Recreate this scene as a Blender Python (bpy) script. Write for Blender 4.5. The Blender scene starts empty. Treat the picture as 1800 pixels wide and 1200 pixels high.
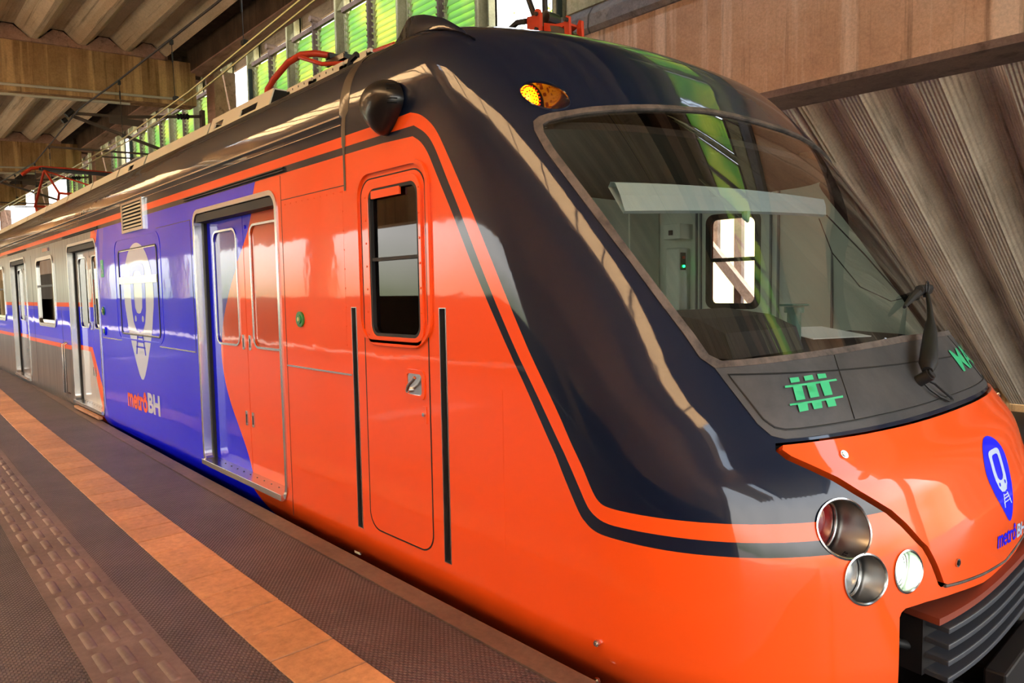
import bpy, bmesh, math, random
from mathutils import Vector, Matrix, Euler
from mathutils.geometry import delaunay_2d_cdt, tessellate_polygon
random.seed(7)
SC = bpy.context.scene
COL = SC.collection
PI = math.pi

# ------------------------------------------------------------------ camera
cam_data = bpy.data.cameras.new('camera')
cam_data.sensor_width = 36.0
cam_data.lens = 1255.0 / 1800 * 36
cam_data.clip_start = 0.05
cam_data.clip_end = 400
cam = bpy.data.objects.new('camera', cam_data)
COL.objects.link(cam)
R = ((0.6728, 0.0422, -0.7386), (0.7396, -0.0612, 0.6702), (-0.0169, -0.9972, -0.0724))
right = Vector((R[0][0], R[1][0], R[2][0])); down = Vector((R[0][1], R[1][1], R[2][1])); fwd = Vector((R[0][2], R[1][2], R[2][2]))
right.normalize(); fwd.normalize(); down = fwd.cross(right).normalized(); right = down.cross(fwd)
M = Matrix.Identity(4)
for i in range(3):
    M[i][0] = right[i]; M[i][1] = -down[i]; M[i][2] = -fwd[i]
M[0][3], M[1][3], M[2][3] = 0.0, -2.0, 1.445
cam.matrix_world = M
SC.camera = cam

# ------------------------------------------------------------------ world, sun, exposure
w = bpy.data.worlds.new('world'); SC.world = w; w.use_nodes = True
wn = w.node_tree.nodes; wl = w.node_tree.links
wn.clear()
wo = wn.new('ShaderNodeOutputWorld'); wb = wn.new('ShaderNodeBackground')
tc = wn.new('ShaderNodeTexCoord'); sx = wn.new('ShaderNodeSeparateXYZ'); rp = wn.new('ShaderNodeValToRGB')
nz = wn.new('ShaderNodeTexNoise'); nz.inputs['Scale'].default_value = 3.0; nz.inputs['Detail'].default_value = 6
mx = wn.new('ShaderNodeMixRGB'); mr = wn.new('ShaderNodeValToRGB')
mr.color_ramp.elements[0].position = .42; mr.color_ramp.elements[1].position = .62
rp.color_ramp.elements[0].position = 0.42; rp.color_ramp.elements[0].color = (.10, .11, .06, 1)
rp.color_ramp.elements[1].position = 0.9; rp.color_ramp.elements[1].color = (.50, .72, 1.0, 1)
e = rp.color_ramp.elements.new(0.50); e.color = (.30, .34, .18, 1)
e = rp.color_ramp.elements.new(0.54); e.color = (1.0, .96, .90, 1)
mp = wn.new('ShaderNodeMath'); mp.operation = 'MULTIPLY_ADD'; mp.inputs[1].default_value = .5; mp.inputs[2].default_value = .5
wl.new(tc.outputs['Generated'], sx.inputs[0]); wl.new(sx.outputs['Z'], mp.inputs[0]); wl.new(mp.outputs[0], rp.inputs[0])
wl.new(tc.outputs['Generated'], nz.inputs['Vector']); wl.new(nz.outputs['Fac'], mr.inputs[0])
wl.new(mr.outputs[0], mx.inputs[0]); wl.new(rp.outputs[0], mx.inputs[1]); mx.blend_type = 'ADD'
mx.inputs[0].default_value = 0; mx.inputs[2].default_value = (.25, .22, .2, 1)
wl.new(mx.outputs[0], wb.inputs['Color']); wb.inputs['Strength'].default_value = 3.5
wl.new(wb.outputs[0], wo.inputs[0])

sd = bpy.data.lights.new('sun', 'SUN'); sd.energy = 17.0; sd.angle = math.radians(1.0); sd.color = (1, .93, .8)
sun = bpy.data.objects.new('sun', sd); COL.objects.link(sun)
sun.rotation_euler = Vector((-.12, .16, -.97)).to_track_quat('-Z', 'Y').to_euler()

SC.view_settings.view_transform = 'Standard'
SC.view_settings.look = 'None'
SC.view_settings.gamma = 1.0
SC.view_settings.use_curve_mapping = False
SC.view_settings.exposure = 1.08
SC.cycles.max_bounces = 10
SC.cycles.diffuse_bounces = 6
SC.cycles.glossy_bounces = 5
SC.cycles.transmission_bounces = 8
SC.cycles.sample_clamp_indirect = 6
SC.cycles.use_denoising = True

# ------------------------------------------------------------------ materials
def lin(c):
    return tuple(((x / 255) / 12.92 if x / 255 <= .04045 else ((x / 255 + .055) / 1.055) ** 2.4) for x in c) + (1,)
MATS = {}
def pbr(name, rgb, rough=.5, metal=0, coat=0, spec=.5, coatr=.03, emit=None, estr=0, trans=0, ior=1.45):
    m = bpy.data.materials.new(name); m.use_nodes = True
    b = m.node_tree.nodes['Principled BSDF']
    b.inputs['Base Color'].default_value = lin(rgb); b.inputs['Roughness'].default_value = rough
    b.inputs['Metallic'].default_value = metal; b.inputs['Coat Weight'].default_value = coat
    b.inputs['Coat Roughness'].default_value = coatr
    b.inputs['Specular IOR Level'].default_value = spec; b.inputs['Transmission Weight'].default_value = trans
    b.inputs['IOR'].default_value = ior
    if emit: b.inputs['Emission Color'].default_value = lin(emit); b.inputs['Emission Strength'].default_value = estr
    MATS[name] = m
    return m
def nodes(m): return m.node_tree.nodes, m.node_tree.links, m.node_tree.nodes['Principled BSDF']
def noise(m, scale=(1, 1, 1), s=5, detail=5, rough=.6, coord='Object'):
    n, l, b = nodes(m)
    t = n.new('ShaderNodeTexCoord'); mp = n.new('ShaderNodeMapping'); mp.inputs['Scale'].default_value = scale
    z = n.new('ShaderNodeTexNoise'); z.inputs['Scale'].default_value = s; z.inputs['Detail'].default_value = detail; z.inputs['Roughness'].default_value = rough
    l.new(t.outputs[coord], mp.inputs[0]); l.new(mp.outputs[0], z.inputs['Vector'])
    return z
def ramp(m, src, stops):
    n, l, b = nodes(m)
    r = n.new('ShaderNodeValToRGB')
    r.color_ramp.elements[0].position = stops[0][0]; r.color_ramp.elements[0].color = lin(stops[0][1])
    r.color_ramp.elements[1].position = stops[-1][0]; r.color_ramp.elements[1].color = lin(stops[-1][1])
    for p, c in stops[1:-1]:
        e = r.color_ramp.elements.new(p); e.color = lin(c)
    l.new(src, r.inputs[0]); return r
def mixc(m, fac, a, b_, mode='MIX', f=None):
    n, l, b = nodes(m)
    x = n.new('ShaderNodeMixRGB'); x.blend_type = mode
    if fac is not None: l.new(fac, x.inputs[0])
    if f is not None: x.inputs[0].default_value = f
    for i, q in ((1, a), (2, b_)):
        if isinstance(q, tuple): x.inputs[i].default_value = q
        else: l.new(q, x.inputs[i])
    return x.outputs[0]
def bump(m, src, strength=.3, dist=.01):
    n, l, b = nodes(m)
    x = n.new('ShaderNodeBump'); x.inputs['Strength'].default_value = strength; x.inputs['Distance'].default_value = dist
    l.new(src, x.inputs['Height']); l.new(x.outputs[0], b.inputs['Normal'])
    return x
def concrete(name, c1, c2, c3, streak=(6, 6, .35), sc=1.4, stain=(205, 168, 122), stain_amt=.55, rough=.9, lines=None):
    m = pbr(name, c2, rough)
    n, l, b = nodes(m)
    z1 = noise(m, (1, 1, 1), sc, 8, .65)
    r1 = ramp(m, z1.outputs['Fac'], [(.3, c1), (.5, c2), (.72, c3)])
    z2 = noise(m, streak, 1.0, 5, .6)
    r2 = ramp(m, z2.outputs['Fac'], [(.52, (0, 0, 0)), (.60, (255, 255, 255))])
    mu = n.new('ShaderNodeMath'); mu.operation = 'MULTIPLY'; mu.inputs[1].default_value = stain_amt; l.new(r2.outputs[0], mu.inputs[0])
    c = mixc(m, mu.outputs[0], r1.outputs[0], lin(stain))
    z3 = noise(m, streak, 2.3, 6, .7)
    r3 = ramp(m, z3.outputs['Fac'], [(.34, (128, 116, 106)), (.46, (255, 255, 255))])
    c = mixc(m, None, c, r3.outputs[0], 'MULTIPLY', .6)
    z4 = noise(m, (1, 1, 1), 30, 6, .8)
    r4 = ramp(m, z4.outputs['Fac'], [(.3, (190, 185, 180)), (.6, (255, 255, 255))])
    c = mixc(m, None, c, r4.outputs[0], 'MULTIPLY', .6)
    l.new(c, b.inputs['Base Color'])
    bump(m, z4.outputs['Fac'], .25, .02)
    return m
def paint(name, rgb, rough=.45, coat=.75, spec=.15):
    m = pbr(name, rgb, rough, coat=coat, coatr=.045, spec=spec)
    n, l, b = nodes(m)
    z = noise(m, (1, 1, 1), 1.6, 4, .5)
    bp = n.new('ShaderNodeBump'); bp.inputs['Strength'].default_value = .06; bp.inputs['Distance'].default_value = .05
    l.new(z.outputs['Fac'], bp.inputs['Height']); l.new(bp.outputs[0], b.inputs['Coat Normal'])
    return m
ORANGE = paint('orange_paint', (234, 82, 22))
NAVY = paint('navy_paint', (9, 20, 42))
BLUE = paint('blue_paint', (8, 18, 250))
PURPLE = paint('purple_paint', (80, 70, 235))
GREYP = paint('grey_paint', (176, 178, 176))
WHITEP = paint('white_film', (186, 204, 232))
STEEL = pbr('steel_body', (150, 150, 150), .30, metal=.7)
n_, l_, b_ = nodes(STEEL)
zz = noise(STEEL, (1, 1, .06), 14, 4, .5); rr_ = ramp(STEEL, zz.outputs['Fac'], [(.3, (88, 88, 88)), (.7, (138, 138, 136))]); l_.new(rr_.outputs[0], b_.inputs['Base Color'])
CHROME = pbr('brushed_metal', (200, 200, 198), .25, metal=1)
BRUSH = pbr('brushed_tube', (165, 163, 160), .32, metal=1)
DARKM = pbr('dark_metal', (45, 42, 42), .5, metal=.6)
RUBBER = pbr('black_rubber', (22, 21, 22), .6)
GASKET = pbr('weathered_gasket', (74, 66, 62), .7)
gz = noise(GASKET, (1, 1, 1), 9, 6, .7); gr = ramp(GASKET, gz.outputs['Fac'], [(.35, (48, 43, 42)), (.6, (92, 82, 76))]); GASKET.node_tree.links.new(gr.outputs[0], GASKET.node_tree.nodes['Principled BSDF'].inputs['Base Color'])
MATTE = pbr('matte_black_panel', (52, 53, 56), .48)
gz = noise(MATTE, (1, 1, 1), 4, 8, .7); gr = ramp(MATTE, gz.outputs['Fac'], [(.3, (42, 43, 46)), (.7, (70, 69, 70))]); MATTE.node_tree.links.new(gr.outputs[0], MATTE.node_tree.nodes['Principled BSDF'].inputs['Base Color'])
BLACKP = pbr('black_plastic', (20, 19, 19), .33, coat=.2)
TAPE = pbr('sealing_band_brown', (62, 52, 40), .45, coat=.3)
GREEN = pbr('green_vinyl', (50, 172, 118), .45)
GREENB = pbr('green_button', (30, 120, 50), .35, coat=.6)
REDP = paint('red_orange_enamel', (176, 58, 34), .5, .2)
BEIGE = pbr('beige_roof_panel', (196, 192, 176), .6)
GREYR = pbr('grey_roof_box', (128, 130, 132), .6)
FILMB = paint('blue_window_film', (52, 52, 165), .22); FILMO = paint('orange_window_film', (190, 78, 44), .22)
LINER = pbr('pale_grey_liner', (214, 222, 212), .7)
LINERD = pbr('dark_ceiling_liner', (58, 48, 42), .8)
VISOR = pbr('pale_visor', (176, 190, 192), .6)
DASH = pbr('dark_dashboard', (48, 42, 40), .75)
PAPER = pbr('paper', (232, 232, 228), .7)
LEDG = pbr('green_led', (20, 220, 90), .4, emit=(20, 235, 90), estr=6)
LEDR = pbr('red_button', (170, 40, 30), .4)
AMBER = pbr('amber_lamp', (255, 140, 0), .3, emit=(255, 140, 6), estr=3)
AMBERL = pbr('amber_rim', (150, 30, 10), .3, emit=(255, 50, 5), estr=.6)
WHITEL = pbr('lit_white_lamp', (240, 250, 235), .3, emit=(235, 250, 230), estr=5)
REDLENS = pbr('red_lens', (110, 16, 18), .12, coat=1)
CLEARL = pbr('clear_lens', (200, 205, 205), .12, metal=.7)
BLACK = pbr('black_void', (8, 8, 8), .9)
WIRE = pbr('wire_dark', (40, 36, 34), .6)
COPPER = pbr('contact_wire_metal', (190, 176, 110), .3, metal=.8)
RUST = pbr('rusty_tube', (92, 78, 68), .75)
def glass(name, tint, rough=0.0, ior=1.45):
    m = bpy.data.materials.new(name); m.use_nodes = True
    n = m.node_tree.nodes; l = m.node_tree.links; n.clear()
    o = n.new('ShaderNodeOutputMaterial'); g = n.new('ShaderNodeBsdfGlossy'); t = n.new('ShaderNodeBsdfTransparent'); x = n.new('ShaderNodeMixShader'); f = n.new('ShaderNodeFresnel')
    g.inputs['Roughness'].default_value = rough; t.inputs['Color'].default_value = tint; f.inputs['IOR'].default_value = ior
    g.inputs['Color'].default_value = (1, 1, 1, 1)
    l.new(f.outputs[0], x.inputs[0]); l.new(t.outputs[0], x.inputs[1]); l.new(g.outputs[0], x.inputs[2]); l.new(x.outputs[0], o.inputs[0])
    MATS[name] = m; return m
GLASS = glass('windshield_glass', (.92, .95, .91, 1), .0, 1.85)
GLASSD = glass('tinted_glass', (.20, .20, .19, 1), .02, 1.35)
def lens_glass():
    return GLASS
BROWNC = concrete('brown_concrete_beam', (148, 114, 74), (176, 140, 96), (196, 162, 116), streak=(3.6, 3.6, .16), sc=1.2, stain=(232, 194, 140), stain_amt=.75)
PINKC = concrete('pinkish_concrete_girder', (190, 148, 116), (212, 170, 136), (226, 188, 156), streak=(2.6, 2.6, .10), sc=1.0, stain=(244, 216, 188), stain_amt=.75)
RIBC = concrete('ribbed_concrete', (200, 182, 150), (220, 204, 174), (236, 222, 194), streak=(.16, 7, 7), sc=.8, stain=(206, 184, 148), stain_amt=.55)
RIBW = concrete('leaning_ribbed_concrete', (196, 182, 164), (216, 203, 184), (232, 220, 202), streak=(6, .22, .22), sc=.9, stain=(236, 224, 204), stain_amt=.5)
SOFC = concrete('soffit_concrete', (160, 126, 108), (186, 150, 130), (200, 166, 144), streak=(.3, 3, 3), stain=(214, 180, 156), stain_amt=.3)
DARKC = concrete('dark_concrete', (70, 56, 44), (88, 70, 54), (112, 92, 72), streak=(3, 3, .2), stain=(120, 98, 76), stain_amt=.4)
def flutes(m, per, depth):
    n, l, b = nodes(m)
    t = n.new('ShaderNodeTexCoord'); sp = n.new('ShaderNodeSeparateXYZ'); l.new(t.outputs['Object'], sp.inputs[0])
    a = n.new('ShaderNodeMath'); a.operation = 'MULTIPLY'; a.inputs[1].default_value = 2 * PI / per; l.new(sp.outputs['X'], a.inputs[0])
    q = n.new('ShaderNodeMath'); q.operation = 'SINE'; l.new(a.outputs[0], q.inputs[0])
    bp = n.new('ShaderNodeBump'); bp.inputs['Strength'].default_value = .8; bp.inputs['Distance'].default_value = depth
    l.new(q.outputs[0], bp.inputs['Height'])
    old = b.inputs['Normal'].links[0].from_socket if b.inputs['Normal'].links else None
    if old: l.new(old, bp.inputs['Normal'])
    l.new(bp.outputs[0], b.inputs['Normal'])
flutes(RIBW, .042, .008)
FASC = concrete('brown_boards', (104, 84, 62), (126, 102, 78), (146, 120, 92), streak=(.3, 4, 4), stain=(160, 134, 104), stain_amt=.3)
LIPC = concrete('grey_gutter', (112, 106, 104), (136, 130, 128), (156, 150, 146), streak=(2, 2, 2), stain=(180, 170, 150), stain_amt=.25)
POST = concrete('olive_steel_post', (158, 152, 116), (184, 178, 138), (206, 200, 160), streak=(3, 3, .4), stain=(214, 206, 168), stain_amt=.4)
RAILM = concrete('brown_steel_rail', (104, 84, 76), (124, 102, 92), (146, 122, 108), streak=(1, 1, 1), stain=(150, 124, 104), stain_amt=.3)
# louvre blade: translucent green glass
LOUV = bpy.data.materials.new('green_louvre_glass'); LOUV.use_nodes = True
n = LOUV.node_tree.nodes; l = LOUV.node_tree.links; n.clear()
o = n.new('ShaderNodeOutputMaterial'); tr = n.new('ShaderNodeBsdfTranslucent'); df = n.new('ShaderNodeBsdfDiffuse'); x = n.new('ShaderNodeMixShader')
t_ = n.new('ShaderNodeTexCoord'); z = n.new('ShaderNodeTexNoise'); z.inputs['Scale'].default_value = 1.1
r = n.new('ShaderNodeValToRGB'); r.color_ramp.elements[0].position = .38; r.color_ramp.elements[0].color = lin((184, 222, 150)); r.color_ramp.elements[1].position = .62; r.color_ramp.elements[1].color = lin((232, 238, 160))
l.new(t_.outputs['Object'], z.inputs['Vector']); l.new(z.outputs['Fac'], r.inputs[0]); l.new(r.outputs[0], tr.inputs['Color']); l.new(r.outputs[0], df.inputs['Color'])
x.inputs[0].default_value = .45; l.new(tr.outputs[0], x.inputs[1]); l.new(df.outputs[0], x.inputs[2]); l.new(x.outputs[0], o.inputs[0])
# floor materials
def floor_mat(name, rgb, kind):
    m = pbr(name, rgb, .5)
    n, l, b = nodes(m)
    t = n.new('ShaderNodeTexCoord'); sp = n.new('ShaderNodeSeparateXYZ'); l.new(t.outputs['Object'], sp.inputs[0])
    z1 = noise(m, (1, 1, 1), 2.2, 7, .7)
    q_ = .10 if name == 'ochre_tile' else .2
    lo = tuple(int(c * (1 - q_)) for c in rgb); hi = tuple(min(255, int(c * (1 + q_))) for c in rgb)
    r1 = ramp(m, z1.outputs['Fac'], [(.3, lo), (.7, hi)]); c = r1.outputs[0]
    if kind == 'studs':
        def wave(axis, per, sharp):
            a = n.new('ShaderNodeMath'); a.operation = 'MULTIPLY'; a.inputs[1].default_value = 2 * PI / per; l.new(sp.outputs[axis], a.inputs[0])
            s_ = n.new('ShaderNodeMath'); s_.operation = 'SINE'; l.new(a.outputs[0], s_.inputs[0])
            return s_.outputs[0]
        a = wave('X', .030, 1); c2 = wave('Y', .022, 1)
        ml = n.new('ShaderNodeMath'); ml.operation = 'MULTIPLY'; l.new(a, ml.inputs[0]); l.new(c2, ml.inputs[1])
        sm = n.new('ShaderNodeMapRange'); sm.inputs['From Min'].default_value = -.05; sm.inputs['From Max'].default_value = .45; l.new(ml.outputs[0], sm.inputs[0])
        bump(m, sm.outputs[0], .9, .006)
        dk = mixc(m, sm.outputs[0], (.55, .55, .55, 1), (1, 1, 1, 1))
        c = mixc(m, None, c, dk, 'MULTIPLY', .75)
        rg = n.new('ShaderNodeMapRange'); rg.inputs['To Min'].default_value = .6; rg.inputs['To Max'].default_value = .33; l.new(sm.outputs[0], rg.inputs[0]); l.new(rg.outputs[0], b.inputs['Roughness'])
    else:
        z2 = noise(m, (1, 1, 1), 26, 6, .7); bump(m, z2.outputs['Fac'], .25, .004)
        r2 = ramp(m, z2.outputs['Fac'], [(.3, (205, 200, 195)), (.6, (255, 255, 255))]); c = mixc(m, None, c, r2.outputs[0], 'MULTIPLY', .8)
    l.new(c, b.inputs['Base Color'])
    return m
STUD = floor_mat('studded_rubber', (80, 68, 70), 'studs')
TILE = floor_mat('ochre_tile', (190, 142, 102), 'tile')
PAD = floor_mat('grip_pad_strip', (100, 86, 86), 'tile')
KERB = floor_mat('kerb_concrete', (96, 78, 70), 'tile')
GROUND = floor_mat('dark_trackbed', (40, 33, 28), 'tile')
YARD = floor_mat('pale_yard', (140, 126, 106), 'tile')

# ------------------------------------------------------------------ helpers
def prop(o, label=None, cat=None, group=None, kind=None):
    if label: o['label'] = label
    if cat: o['category'] = cat
    if group: o['group'] = group
    if kind: o['kind'] = kind
    return o
def mesh_obj(name, verts, faces, mats, parent=None, mi=None, smooth=False, normals=None):
    me = bpy.data.meshes.new(name)
    used = sorted({i for f in faces for i in f})
    if len(used) < len(verts):
        ix = {q: k for k, q in enumerate(used)}
        verts = [verts[q] for q in used]; faces = [tuple(ix[i] for i in f) for f in faces]
        if normals: normals = [normals[q] for q in used]
    me.from_pydata([tuple(v) for v in verts], [], faces)
    if not isinstance(mats, (list, tuple)): mats = [mats]
    for m in mats: me.materials.append(m)
    if mi: me.polygons.foreach_set('material_index', mi)
    if smooth: me.polygons.foreach_set('use_smooth', [True] * len(faces))
    me.update()
    if normals: me.normals_split_custom_set_from_vertices([tuple(q) for q in normals])
    o = bpy.data.objects.new(name, me); COL.objects.link(o)
    if parent: o.parent = parent
    return o
class MB:
    def __init__(s): s.v = []; s.f = []; s.mi = []; s.m = []
    def add(s, v, f, mat=None):
        k = len(s.v); s.v += [tuple(q) for q in v]
        if mat is not None and mat not in s.m: s.m.append(mat)
        i = s.m.index(mat) if mat is not None else 0
        for q in f: s.f.append([a + k for a in q]); s.mi.append(i)
        return s
    def box(s, a, b, mat=None, M=None):
        x0, y0, z0 = a; x1, y1, z1 = b
        v = [Vector(p) for p in ((x0, y0, z0), (x1, y0, z0), (x1, y1, z0), (x0, y1, z0), (x0, y0, z1), (x1, y0, z1), (x1, y1, z1), (x0, y1, z1))]
        if M: v = [M @ p for p in v]
        return s.add(v, [(0, 3, 2, 1), (4, 5, 6, 7), (0, 1, 5, 4), (1, 2, 6, 5), (2, 3, 7, 6), (3, 0, 4, 7)], mat)
    def tube(s, pts, r, seg=8, mat=None, cap=True):
        pts = [Vector(p) for p in pts]; n = len(pts); rs = r if isinstance(r, (list, tuple)) else [r] * n
        ref = None; v = []; f = []
        for i, p in enumerate(pts):
            t = (pts[min(i + 1, n - 1)] - pts[max(i - 1, 0)]).normalized()
            if ref is None:
                ref = Vector((0, 0, 1)) if abs(t.z) < .9 else Vector((0, 1, 0))
            a = t.cross(ref).normalized(); b = a.cross(t).normalized(); ref = b
            for k in range(seg):
                an = 2 * PI * k / seg
                v.append(p + (a * math.cos(an) + b * math.sin(an)) * rs[i])
        for i in range(n - 1):
            for k in range(seg):
                f.append((i * seg + k, i * seg + (k + 1) % seg, (i + 1) * seg + (k + 1) % seg, (i + 1) * seg + k))
        if cap: f.append(tuple(range(seg))[::-1]); f.append(tuple((n - 1) * seg + k for k in range(seg)))
        return s.add(v, f, mat)
    def prism(s, poly, fn, d, mat=None):
        """poly: 2-D outline, fn(u,v)->Vector, d: extrusion vector"""
        n = len(poly); d = Vector(d)
        tri = tessellate_polygon([[Vector((p[0], p[1], 0)) for p in poly]])
        a = [Vector(fn(*p)) for p in poly]; b = [p + d for p in a]
        f = [tuple(t) for t in tri] + [tuple(i + n for i in t)[::-1] for t in tri] + [(i, (i + 1) % n, (i + 1) % n + n, i + n) for i in range(n)]
        return s.add(a + b, f, mat)
    def build(s, name, mat=None, parent=None, smooth=False, bevel=0):
        o = mesh_obj(name, s.v, s.f, s.m if s.m and s.m[0] is not None else [mat], parent, s.mi if s.m else None, False)
        me = o.data
        bm = bmesh.new(); bm.from_mesh(me); bmesh.ops.recalc_face_normals(bm, faces=bm.faces)
        bm.to_mesh(me); bm.free()
        if smooth:
            me.polygons.foreach_set('use_smooth', [True] * len(me.polygons))
            try: me.set_sharp_from_angle(angle=math.radians(40))
            except Exception: pass
        if bevel:
            md = o.modifiers.new('bevel', 'BEVEL'); md.width = bevel; md.segments = 2; md.limit_method = 'ANGLE'
        return o
def empty(name, loc=(0, 0, 0), parent=None):
    o = bpy.data.objects.new(name, None); COL.objects.link(o); o.location = loc
    o.empty_display_size = .2
    if parent: o.parent = parent
    return o
def rrect(x0, z0, x1, z1, r, seg=6):
    p = []
    for cx, cz, a0 in ((x1 - r, z1 - r, 0), (x0 + r, z1 - r, 90), (x0 + r, z0 + r, 180), (x1 - r, z0 + r, 270)):
        for i in range(seg + 1):
            a = math.radians(a0 + 90 * i / seg); p.append((cx + r * math.cos(a), cz + r * math.sin(a)))
    return p
def circ(cx, cy, r, n=40, ry=None):
    ry = ry or r
    return [(cx + r * math.cos(2 * PI * i / n), cy + ry * math.sin(2 * PI * i / n)) for i in range(n)]
def inside(p, poly):
    x, y = p; c = False; j = len(poly) - 1
    for i in range(len(poly)):
        xi, yi = poly[i]; xj, yj = poly[j]
        if (yi > y) != (yj > y) and x < (xj - xi) * (y - yi) / (yj - yi) + xi: c = not c
        j = i
    return c
def densify(pts, step, closed=False):
    out = []; n = len(pts)
    for i in range(n if closed else n - 1):
        a = pts[i]; b = pts[(i + 1) % n]; L = math.hypot(b[0] - a[0], b[1] - a[1]); k = max(1, int(math.ceil(L / step)))
        for j in range(k): out.append((a[0] + (b[0] - a[0]) * j / k, a[1] + (b[1] - a[1]) * j / k))
    if not closed: out.append(pts[-1])
    return out
def smoothline(pts, it=2):
    for _ in range(it):
        q = [pts[0]]
        for a, b in zip(pts[:-1], pts[1:]):
            q.append((a[0] * .75 + b[0] * .25, a[1] * .75 + b[1] * .25)); q.append((a[0] * .25 + b[0] * .75, a[1] * .25 + b[1] * .75))
        q.append(pts[-1]); pts = q
    return pts

# ------------------------------------------------------------------ hull of the train
YC = 1.55
TAB = [(-.45,-.45,.30,-1.80,-.90,2.6),
       (-.2,-.2,.16,-1.76,-.84,2.6),
       (-.02,-.02,.04,-1.75,-.82,2.6),
       (.1,.1,0,-1.75,-.81,2.6),
       (.39,.39,0,-1.77,-.81,2.6),
       (.62,.62,0,-1.82,-.86,2.6),
       (.75,.75,0,-1.88,-.905,2.6),
       (.86,.86,0,-1.96,-.99,2.65),
       (1.0,1.0,0,-2.06,-1.09,2.7),
       (1.2,1.2,0,-2.20,-1.23,2.7),
       (1.55,1.55,0,-2.40,-1.44,2.7),
       (1.89,1.89,0,-2.56,-1.65,2.6),
       (2.2,2.2,0,-2.70,-1.87,2.45),
       (2.4,2.39,.005,-2.80,-2.02,2.3),
       (2.55,2.54,.025,-2.88,-2.15,2.2),
       (2.7,2.665,.08,-2.98,-2.30,2.2),
       (2.85,2.76,.18,-3.15,-2.54,2.2),
       (3.0,2.825,.34,-3.33,-2.80,2.2),
       (3.15,2.865,.58,-3.52,-3.12,2.2),
       (3.3,2.89,.9,-3.7,-3.44,2.2),
       (3.45,2.905,1.25,-3.82,-3.69,2.2),
       (3.55,2.91,1.55,-3.88,-3.87,2.2)]
TAB[-1] = TAB[-1]
def lev(v):
    n = len(TAB); v = min(max(v, TAB[0][0]), TAB[-1][0])
    i = 0
    while i < n - 2 and v >= TAB[i + 1][0]: i += 1
    h = TAB[i + 1][0] - TAB[i][0]; t = (v - TAB[i][0]) / h
    out = []
    for c in range(1, 6):
        def sl(k): return (TAB[k + 1][c] - TAB[k][c]) / (TAB[k + 1][0] - TAB[k][0])
        def m(k):
            if k <= 0: return sl(0)
            if k >= n - 1: return sl(n - 2)
            a, b = sl(k), sl(k - 1)
            return 0 if a * b <= 0 else (a + b) / 2
        p0, p1, m0, m1 = TAB[i][c], TAB[i + 1][c], m(i) * h, m(i + 1) * h
        out.append((2 * t**3 - 3 * t * t + 1) * p0 + (t**3 - 2 * t * t + t) * m0 + (-2 * t**3 + 3 * t * t) * p1 + (t**3 - t * t) * m1)
    return out
def H(s, v):
    z, ys, x0, xf, n = lev(v); ys = min(max(ys, 0), YC)
    if s < -1: return Vector((-4 + (s + 1), ys, z))
    if s <= 0: return Vector((x0 + s * (x0 + 4), ys, z))
    if s > 3: return Vector((-4 - (s - 3), 2 * YC - ys, z))
    if s >= 2: return Vector((x0 - (s - 2) * (x0 + 4), 2 * YC - ys, z))
    th = s * PI / 2; c, q = math.cos(th), math.sin(th); r = (abs(c)**n + abs(q)**n) ** (-1 / n)
    return Vector((x0 + (xf - x0) * q * r, YC - (YC - ys) * c * r, z))
def HN(s, v):
    e = 1e-3
    v = min(max(v, TAB[0][0] + 2 * e), TAB[-1][0] - 2 * e)
    a = H(s + e, v) - H(s - e, v); b = H(s, v + e) - H(s, v - e)
    n = a.cross(b)
    if n.length < 1e-12: return Vector((0, 0, 1))
    return n.normalized()
def HO(s, v, off): return H(s, v) + HN(s, v) * off
def sx_(x, v):
    """hull parameter of a point on the near side wall at station x"""
    x0 = lev(v)[2]
    if x < -4: return -1 + (x + 4)
    return (x - x0) / (x0 + 4)
def sy_(y, v):
    """hull parameter on the front at transverse position y"""
    z, ys, x0, xf, n = lev(v)
    lo, hi = 0.0, 2.0
    for _ in range(40):
        m = (lo + hi) / 2
        if H(m, v).y < y: lo = m
        else: hi = m
    return (lo + hi) / 2
def side(poly, closed=True):
    return [(sx_(x, z), z) for x, z in densify(poly, .08, closed)]
def mirror(poly): return [(2 - s, v) for s, v in poly]
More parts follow.
